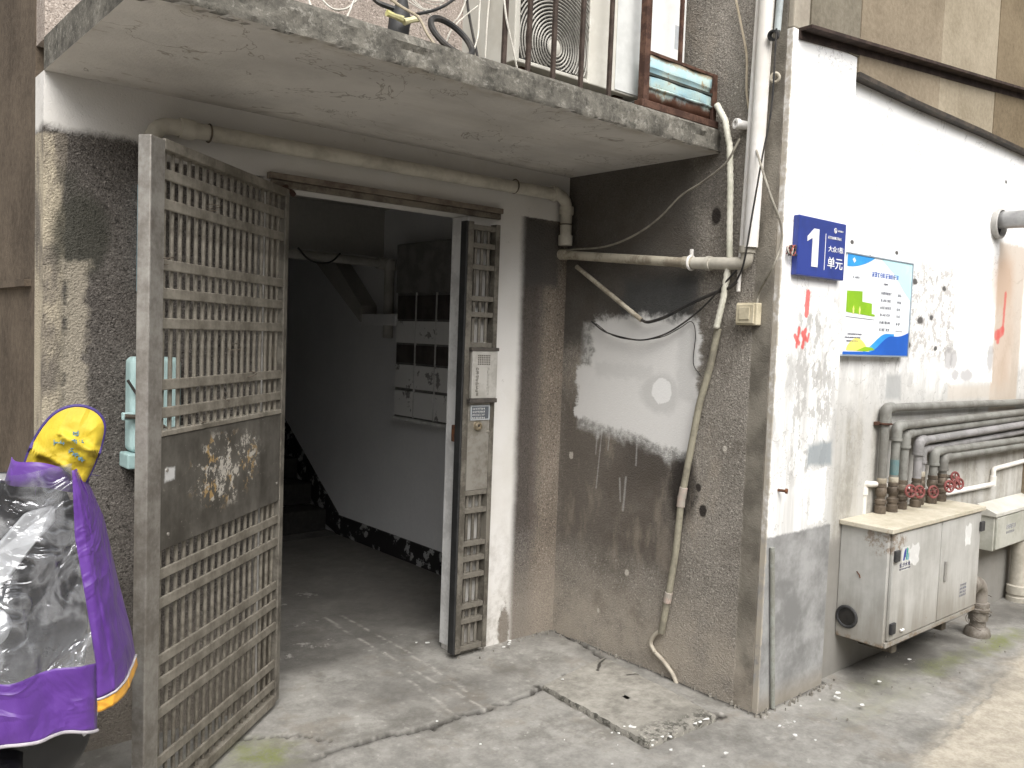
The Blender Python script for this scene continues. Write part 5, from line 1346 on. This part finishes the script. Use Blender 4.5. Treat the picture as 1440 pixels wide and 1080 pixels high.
# flakes of fallen whitewash
fl = MB()
r = random.Random(9)
for (cx, cy, n_, sp_, s0) in (((-0.294, -1.187, 0.000)[0], (-0.294, -1.187, 0.000)[1], 5, .035, .020), ((-0.522, -1.172, 0.000)[0], (-0.522, -1.172, 0.000)[1], 6, .05, .008), ((-0.589, -1.048, 0.000)[0], (-0.589, -1.048, 0.000)[1], 5, .06, .009), ((0.409, -1.403, 0.000)[0], (0.409, -1.403, 0.000)[1], 4, .14, .010), ((0.849, -1.379, 0.000)[0], (0.849, -1.379, 0.000)[1], 2, .12, .008), ((-0.224, -1.390, 0.000)[0], (-0.224, -1.390, 0.000)[1], 9, .25, .008), ((-0.672, 0.200, 0.000)[0], (-0.672, 0.200, 0.000)[1], 2, .14, .008), ((-0.410, 0.017, 0.000)[0], (-0.410, 0.017, 0.000)[1] - .05, 6, .10, .008), (-.6, -.9, 10, .5, .005)):
    for k in range(n_):
        x, y = cx + r.gauss(0, sp_) , cy + r.gauss(0, sp_ * .5); s = s0 * r.uniform(.5, 1.6); m_ = 7
        if y > -.03 and x > -.64: continue
        if x > -.02 and y > -1.29: continue
        poly = [(x + s * r.uniform(.5, 1.2) * math.cos(2 * math.pi * i / m_), y + s * r.uniform(.4, 1.1) * math.sin(2 * math.pi * i / m_), .016) for i in range(m_)]
        fl.prism(poly, (0, 0, .0025))
o = fl.build('whitewash_flakes', M_SCRAP); tag(o, 'fallen flakes of whitewash on the pavement', 'flakes', kind='stuff')
# ------------------------------------------------------------------ motor scooter under a rain poncho
# local frame: x to the right, y away from the viewer, origin on the ground below the middle of the fairing
PO = Vector((-2.62360089, -.94858004, 0)); PA = math.atan2(-.2163143, .97632378)
SCM = Matrix.Translation(PO) @ Matrix.Rotation(PA, 4, 'Z')
sc = thing('motor_scooter', 'black and white motor scooter mostly hidden under a purple rain poncho', 'scooter', tuple(PO), PA)
M_SBLK = simple('scooter_black', (.012, .012, .013), (.022, .022, .023), 4, .18, 0, .02, .6)
M_SWHT = simple('scooter_white', (.78, .79, .80), (.70, .71, .72), 3, .25, 0, .02, .6)
M_SDRK = simple('scooter_grey_plastic', (.035, .035, .037), (.05, .05, .052), 12, .5)
M_TYRE = simple('tyre_rubber', (.015, .015, .015), (.03, .029, .028), 20, .85)
sx0 = -.13                                                       # centre line of the scooter
def shell(name, rows, mat, parent=None, sub=2, thick=.004):
    o = MB().grid(rows).build(name, mat, parent or sc, smooth=True, autosmooth=0)
    md = o.modifiers.new('solid', 'SOLIDIFY'); md.thickness = thick; md.offset = 1
    if sub: s_ = o.modifiers.new('sub', 'SUBSURF'); s_.levels = sub; s_.render_levels = sub
    return o
def bow(z, w, y, bulge, n=9, skew=0.0):
    return [(sx0 + w * t + skew, y + bulge * t * t, z) for t in np.linspace(-1, 1, n)]
shell('leg_shield', [bow(z, w, y, b) for z, w, y, b in ((1.15, .12, .22, .04), (1.10, .17, .19, .05), (1.02, .19, .15, .06), (.98, .20, .13, .07), (.88, .215, .12, .08), (.74, .225, .08, .10), (.60, .215, .05, .12), (.50, .16, .06, .12), (.42, .10, .10, .10))], M_SBLK)
def fv(name, pts, mat, y0=-.02): 
    o = MB().prism([(sx0 + x, y, z) for x, y, z in pts], (0, .02, 0)).build(name, mat, sc, bevel=.008, bseg=3); return o
for s_ in (-1, 1):
    fv('side_fairing', [(s_ * .0, .0, .985), (s_ * .075, .03, 1.075), (s_ * .138, .06, 1.085), (s_ * .142, .06, 1.045), (s_ * .10, .03, 1.0), (s_ * .04, .0, .92), (s_ * .0, -.01, .87)], M_SWHT)
    fv('lower_fairing', [(s_ * .19, .0, .575), (s_ * .236, .03, .60), (s_ * .242, .03, .545), (s_ * .22, .01, .51), (s_ * .205, .0, .50)], M_SWHT)
    fv('black_blade', [(s_ * .06, .02, .66), (s_ * .15, .045, .62), (s_ * .085, .005, .40), (s_ * .05, .0, .46)], M_SBLK)
    MB().tube([(sx0 + s_ * .03, .16, 1.02), (sx0 + s_ * .18, .20, 1.06), (sx0 + s_ * .20, .20, 1.05)], .013, 10, .05).build('handlebar', M_SDRK, sc, smooth=True)
    MB().tube([(sx0 + s_ * .12, .18, 1.058), (sx0 + s_ * .205, .20, 1.05)], .018, 12).build('grip', M_TYRE, sc, smooth=True)
MB().tube([(sx0 + .15, .15, 1.05), (sx0 + .165, .14, 1.15), (sx0 + .17, .13, 1.21)], .006, 8).build('mirror_stalk', M_SDRK, sc, smooth=True)
MB().lathe([(0, -.01), (.045, -.008), (.056, 0), (.05, .012), (0, .016)], (sx0 + .172, .128, 1.24), (-.1, -1, .1), 20).build('mirror', M_SDRK, sc, smooth=True)
hl = MB().lathe([(0, .02), (.03, .017), (.045, .006), (.05, -.015), (.04, -.04)], (sx0, .02, .80), (0, -1, -.1), 26).build('headlight', simple('lamp_lens', (.60, .62, .64), (.5, .52, .54), 6, .08, 0, .02, .8), sc, smooth=True)
wheel_prof = [(.205, -.05), (.232, -.046), (.246, -.025), (.25, 0), (.246, .025), (.232, .046), (.205, .05)]
for (y, nm) in ((.07, 'front'), (1.25, 'rear')):
    wlh = MB().lathe(wheel_prof, (sx0, y, .25), (1, 0, 0), 36).build('wheel', M_TYRE, sc, smooth=True)
    MB().lathe([(.03, -.045), (.20, -.04), (.204, 0), (.20, .04), (.03, .045)], (sx0, y, .25), (1, 0, 0), 30).build('rim', simple('alloy_rim', (.30, .30, .31), (.22, .22, .23), 8, .35, .7), wlh, smooth=True)
    MB().lathe([(.02, -.065), (.035, -.06), (.035, .06), (.02, .065)], (sx0, y, .25), (1, 0, 0), 14).build('hub', M_SDRK, wlh, smooth=True)
shell('front_mudguard', [[(sx0 + .075 * t, .07 + (.285 - .03 * t * t) * math.sin(a), .25 + (.285 - .03 * t * t) * math.cos(a)) for t in np.linspace(-1, 1, 7)] for a in np.linspace(-1.15, 1.0, 9)], M_SBLK)
for s_ in (-1, 1):
    MB().tube([(sx0 + s_ * .075, .07, .25), (sx0 + s_ * .07, .12, .50), (sx0 + s_ * .03, .17, .72)], .016, 10).build('fork', M_SDRK, sc, smooth=True)
shell('belly_panel', [bow(z, w, y, b) for z, w, y, b in ((.66, .17, -.01, .06), (.58, .22, -.015, .07), (.50, .235, -.01, .08), (.42, .21, .0, .08), (.34, .15, .03, .07))], M_SBLK)
MB().box(sx0 - .15, sx0 + .15, .20, .62, .27, .33).build('floorboard', M_SDRK, sc, bevel=.02, bseg=3)
MB().prism([(sx0 - .14, .60, .30), (sx0 - .14, .62, .62), (sx0 - .14, .75, .74), (sx0 - .14, 1.40, .80), (sx0 - .14, 1.50, .68), (sx0 - .14, 1.15, .48), (sx0 - .14, .95, .32)], (.28, 0, 0)).build('body_shell', M_SBLK, sc, bevel=.05, bseg=4)
MB().prism([(sx0 - .13, .70, .735), (sx0 - .13, .76, .80), (sx0 - .13, 1.10, .80), (sx0 - .13, 1.18, .86), (sx0 - .13, 1.44, .86), (sx0 - .13, 1.44, .795)], (.26, 0, 0)).build('saddle', M_TYRE, sc, bevel=.025, bseg=3)
MB().tube([(sx0 - .10, .72, .30), (sx0 - .20, .80, .0)], .012, 8).build('stand', M_SDRK, sc, smooth=True)

pn = thing('rain_poncho', 'purple and yellow rain poncho with a clear front panel draped over the scooter', 'rain poncho', tuple(PO), PA)
def cloth(name, dark, light, rough=.42, sc_=9):
    mm = Mt(name)
    n = mm.noise(sc_, 5, .6, dist=.6); f = mm.noise(260, 2, .5)
    cr = mm.noise(5, 3, .5, dist=1.2, seed=3)
    ridge = 1 - (cr - .5).abs() * 9
    ridge = ridge.max(0.0)
    c = mm.mix(mm.ss(n, .35, .65), dark, light)
    mt_ = mm.finish(c, rough, n * .5 + ridge * .35 + f * .015, .5, .018, 0, .45, extra={'Sheen Weight': .05})
    return mt_
M_PUR = cloth('purple_nylon', (.085, .028, .20), (.11, .040, .25))
M_YEL = cloth('yellow_nylon', (.44, .325, .014), (.52, .39, .022), .65, 10)
M_ORG = cloth('orange_nylon', (.78, .36, .03), (.84, .42, .05), .5)
M_PIP = simple('grey_piping', (.45, .42, .44), (.36, .34, .36), 30, .5)
def wr(x, z, s): return (float(fbm(np.array(x * 9. + 11), np.array(z * 5. + 3), s, 4)) - .47)
# clear plastic front
mm = Mt('clear_plastic_sheet')
n = mm.noise(3.6, 3, .5, dist=1.1, stretch=(1.2, 1, .5)); n2 = mm.noise(11, 3, .5, dist=1.5, seed=4)
ridge = (1 - (n - .5).abs() * 10).max(0.0) + (1 - (n2 - .5).abs() * 8).max(0.0) * .6
bp = mm.new('ShaderNodeBump'); bp.inputs['Strength'].default_value = 1.0; bp.inputs['Distance'].default_value = .032
mm.put(bp.inputs['Height'], n * 1.5 + n2 * .28 + ridge * .09)
gl = mm.new('ShaderNodeBsdfGlossy'); gl.inputs['Roughness'].default_value = .05; gl.inputs['Color'].default_value = (.95, .96, 1, 1)
mm.t.links.new(bp.outputs[0], gl.inputs['Normal'])
df = mm.new('ShaderNodeBsdfDiffuse'); df.inputs['Color'].default_value = (.55, .56, .58, 1)
mm.t.links.new(bp.outputs[0], df.inputs['Normal'])
tr = mm.new('ShaderNodeBsdfTransparent'); tr.inputs['Color'].default_value = (.93, .94, .95, 1)
fr3 = mm.new('ShaderNodeFresnel'); fr3.inputs['IOR'].default_value = 1.5; mm.t.links.new(bp.outputs[0], fr3.inputs['Normal'])
m1 = mm.new('ShaderNodeMixShader'); m2 = mm.new('ShaderNodeMixShader')
mm.put(m1.inputs[0], mm.ss(ridge, .7, 1.6) * .22 + mm.ss(mm.z, .95, .70) * .16 + .05); mm.t.links.new(tr.outputs[0], m1.inputs[1]); mm.t.links.new(df.outputs[0], m1.inputs[2])
ff_ = S(mm, fr3.outputs[0]) * 1.15 + .03
mm.put(m2.inputs[0], ff_.min(.85)); mm.t.links.new(m1.outputs[0], m2.inputs[1]); mm.t.links.new(gl.outputs[0], m2.inputs[2])
mm.t.links.new(m2.outputs[0], mm.out.inputs[0])
M_CLEAR = mm.mat
def front_pt(u, v):
    """u across (-1 left edge .. 1 right seam), v from collar (0) to hem (1)"""
    z = 1.172 - v * .640
    xr = np.interp(v, [0, .25, .52, .735, 1], [.046, .053, .080, .100, .104])
    yr = np.interp(v, [0, .25, .52, .735, 1], [-.003, -.018, -.044, -.060, -.075])
    xl = -.13 - (xr + .13) * 1.05
    x = xl + (xr - xl) * (u + 1) / 2
    y = yr + .01 - (.05 + .035 * v) * math.cos(u * math.pi / 2) ** .8 * (1 - .55 * (1 - v)) - .012
    fold = wr(x, z, 91) * .05 + .010 * math.sin(x * 46 + z * 11) * (.3 + v)
    zb = z + .012 * math.sin(x * 17) + .06 * v * v * math.cos(u * math.pi / 2)
    return (x, y + fold * (1 - abs(u) ** 6), zb)
us = np.linspace(-1, 1, 56)
MB().grid([[front_pt(u, v) for u in us] for v in np.linspace(-.03, .735, 60)]).build('clear_panel', M_CLEAR, pn, smooth=True, autosmooth=0)
bm_ = MB().grid([[front_pt(u, v) for u in us] for v in np.linspace(.733, .985, 24)]).build('purple_band', M_PUR, pn, smooth=True, autosmooth=0)
bm_.modifiers.new('solid', 'SOLIDIFY').thickness = .0015
MB().tube([front_pt(u, .988) for u in us], .0042, 8).build('hem_piping', M_PIP, pn, smooth=True)
mb = MB(); q = front_pt(-.55, .87)
mb.torus((sx0 - .002, front_pt(-.02, .87)[1] - .004, q[2]), (0, 1, 0), .006, .0014, 10, 5); mb.build('snap_button', simple('lilac_print', (.45, .36, .62)), pn)
# right-hand side of the poncho, from the seam out and back
def side_pt(t, v):
    z = 1.182 - v * .582
    a = front_pt(1, min(1, v * .90))
    ox = np.interp(v, [0, .10, .25, .55, .82, 1], [.062, .091, .124, .160, .196, .212])
    oy = np.interp(v, [0, .10, .25, .55, .82, 1], [.00, .02, .06, .09, .10, .11])
    x = a[0] + (ox - a[0]) * t ** .72
    y = a[1] + (oy + .05 - a[1]) * t ** 1.7
    ripple = (.012 * math.sin(t * 9 + 1 + v * 2) + .006 * math.sin(t * 19 + v * 5)) * min(1, v * 1.6) * math.sin(math.pi * min(1, t)) 
    w_ = wr(t * .5, z * 1.3, 95) * .055 * math.sin(math.pi * min(1, t))
    zz = z if v < .5 else z - (v - .5) * .0 + (t - .3) * .018 * (v - .5) * 2
    return (x + ripple * .4, y + ripple + w_, zz)
ts = np.linspace(0, 1.0, 40)
o = MB().grid([[side_pt(t, v) for t in ts] for v in np.linspace(0, .945, 56)]).build('side_panel', M_PUR, pn, smooth=True, autosmooth=0)
o.modifiers.new('solid', 'SOLIDIFY').thickness = .0015
o = MB().grid([[tuple(Vector(side_pt(t, v)) + Vector((.0015, -.002, 0))) for t in ts] for v in np.linspace(.947, 1.0, 6)]).build('orange_hem', M_ORG, pn, smooth=True, autosmooth=0)
o.modifiers.new('solid', 'SOLIDIFY').thickness = .0015
MB().tube([tuple(Vector(side_pt(t, .946)) + Vector((.001, -.003, 0))) for t in ts], .003, 6).build('hem_piping', M_PIP, pn, smooth=True)
# back of the poncho over the handlebars (closes the drape behind)
def back_pt(t, v):
    z = 1.15 - v * .55
    return (.19 - .52 * t + .02 * math.sin(t * 14) * v, .22 + .12 * v + .05 * math.sin(t * math.pi) + .015 * math.sin(t * 23) * v, z)
rows = []
for k in range(8):
    f_ = k / 7
    rows.append([(np.interp(t, [0, 1], [.062 + .06 * f_, -.21 - .05 * f_]), .02 + .20 * f_, 1.168 - .04 * f_ + .01 * math.sin(t * 9)) for t in np.linspace(0, 1, 24)])
o = MB().grid(rows).build('yoke', M_PUR, pn, smooth=True, autosmooth=0)
# raised collar and the hood standing up on the mirror
col_ = []
for k, (zz, g_) in enumerate(((1.140, .012), (1.165, .006), (1.185, .0), (1.197, -.002))):
    col_.append([(-.012 + (.070 + g_) * math.cos(a) - .004, .060 + (.062 + g_) * math.sin(a), zz - .014 * math.cos(a) + .005 * math.sin(a * 3)) for a in np.linspace(-3.1, .9, 44)])
o = MB().grid(col_).build('collar', M_PUR, pn, smooth=True, autosmooth=0); o.modifiers.new('solid', 'SOLIDIFY').thickness = .002
# hood seen from inside: outline rises from the collar, leaning right
OUT = [(.070, 1.128), (.088, 1.165), (.103, 1.205), (.114, 1.245), (.119, 1.285), (.108, 1.312), (.088, 1.328), (.062, 1.335), (.032, 1.330), (.004, 1.312), (-.020, 1.280), (-.038, 1.245), (-.050, 1.212), (-.056, 1.188)]
base_ = [Vector((-.052 + .125 * t, 0, 1.183 - .05 * t - .012 * math.sin(t * 3.1))) for t in np.linspace(0, 1, 40)]
def outline(t):
    f_ = (1 - t) * (len(OUT) - 1); i = min(len(OUT) - 2, int(f_)); q = f_ - i
    P_ = [Vector((OUT[max(0, min(len(OUT) - 1, j))][0], 0, OUT[max(0, min(len(OUT) - 1, j))][1])) for j in (i - 1, i, i + 1, i + 2)]
    a, b, c, d = P_
    return .5 * ((2 * b) + (c - a) * q + (2 * a - 5 * b + 4 * c - d) * q * q + (3 * b - a - 3 * c + d) * q ** 3)
hood = []
for v in np.linspace(0, 1, 34):
    row = []
    for k, t in enumerate(np.linspace(0, 1, 40)):
        a = base_[k]; b = outline(t)
        x, z = a.x + (b.x - a.x) * v, a.z + (b.z - a.z) * v
        dep = .055 * math.sin(math.pi * min(1, v * .92)) * math.sin(math.pi * t) ** .7
        n_ = wr(x * 2.0, z * 2.8, 99) * .06 * math.sin(math.pi * min(1, v))
        pl = -.020 * math.exp(-((z - 1.262 + .55 * (x - .03)) / .009) ** 2) * (x > .02) - .018 * math.exp(-((z - (1.215 - .9 * (x + .01) ** 1 * .7)) / .008) ** 2) * (x < .05) + .008 * math.sin((x * 1.2 + z) * 70) * math.exp(-((v - .25) / .2) ** 2)
        row.append((x, .050 - .06 * x - dep * .75 + n_ + pl, z))
    hood.append(row)
o = MB().grid(hood).build('hood_lining', M_YEL, pn, smooth=True, autosmooth=0)
rim = [Vector(p) for p in hood[-1]]
MB().tube([tuple(p + Vector((0, .002, .001))) for p in rim], .0042, 8).build('hood_edge', simple('violet_binding', (.055, .035, .17), (.04, .028, .13), 30, .6), pn, smooth=True)
# outside of the hood, behind the lining
outer = []
for f_ in np.linspace(0, 1, 10):
    outer.append([(p.x * (1 - .25 * f_) + .03 * .25 * f_, p.y + .14 * math.sin(f_ * 1.57), p.z - .10 * f_ ** 2) for p in rim])
o = MB().grid(outer).build('hood_shell', M_PUR, pn, smooth=True, autosmooth=0)
# blue print inside the hood
pr_ = MB()
rp_ = random.Random(6)
def pmark(cx, cz, w, h, n, ang):
    for i in range(n):
        x = cx + (i - n / 2) * w * math.cos(ang); z = cz + (i - n / 2) * w * math.sin(ang)
        yy = min(abs(0) + 9, 9)
        best = min((p for r__ in hood for p in r__), key=lambda p: (p[0] - x) ** 2 + (p[2] - z) ** 2)
        y = best[1] - .004
        for q in range(4):
            a = rp_.uniform(-.5, .5) * w * .8; b = rp_.uniform(-.5, .5) * h * .8
            if q % 2: pr_.box(x + a - w * .35, x + a + w * .35, y - .0005, y + .002, z + b, z + b + h * .16)
            else: pr_.box(x + a, x + a + w * .16, y - .0005, y + .002, z + b - h * .35, z + b + h * .35)
pmark(.062, 1.268, .016, .016, 1, 0); pmark(.064, 1.250, .013, .012, 2, -.3); pmark(.022, 1.247, .012, .011, 2, -.2); pmark(.060, 1.213, .0115, .012, 4, -.75)
pr_.build('print', simple('blue_hood_print', (.10, .22, .30), (.14, .26, .30), 60, .6), pn)
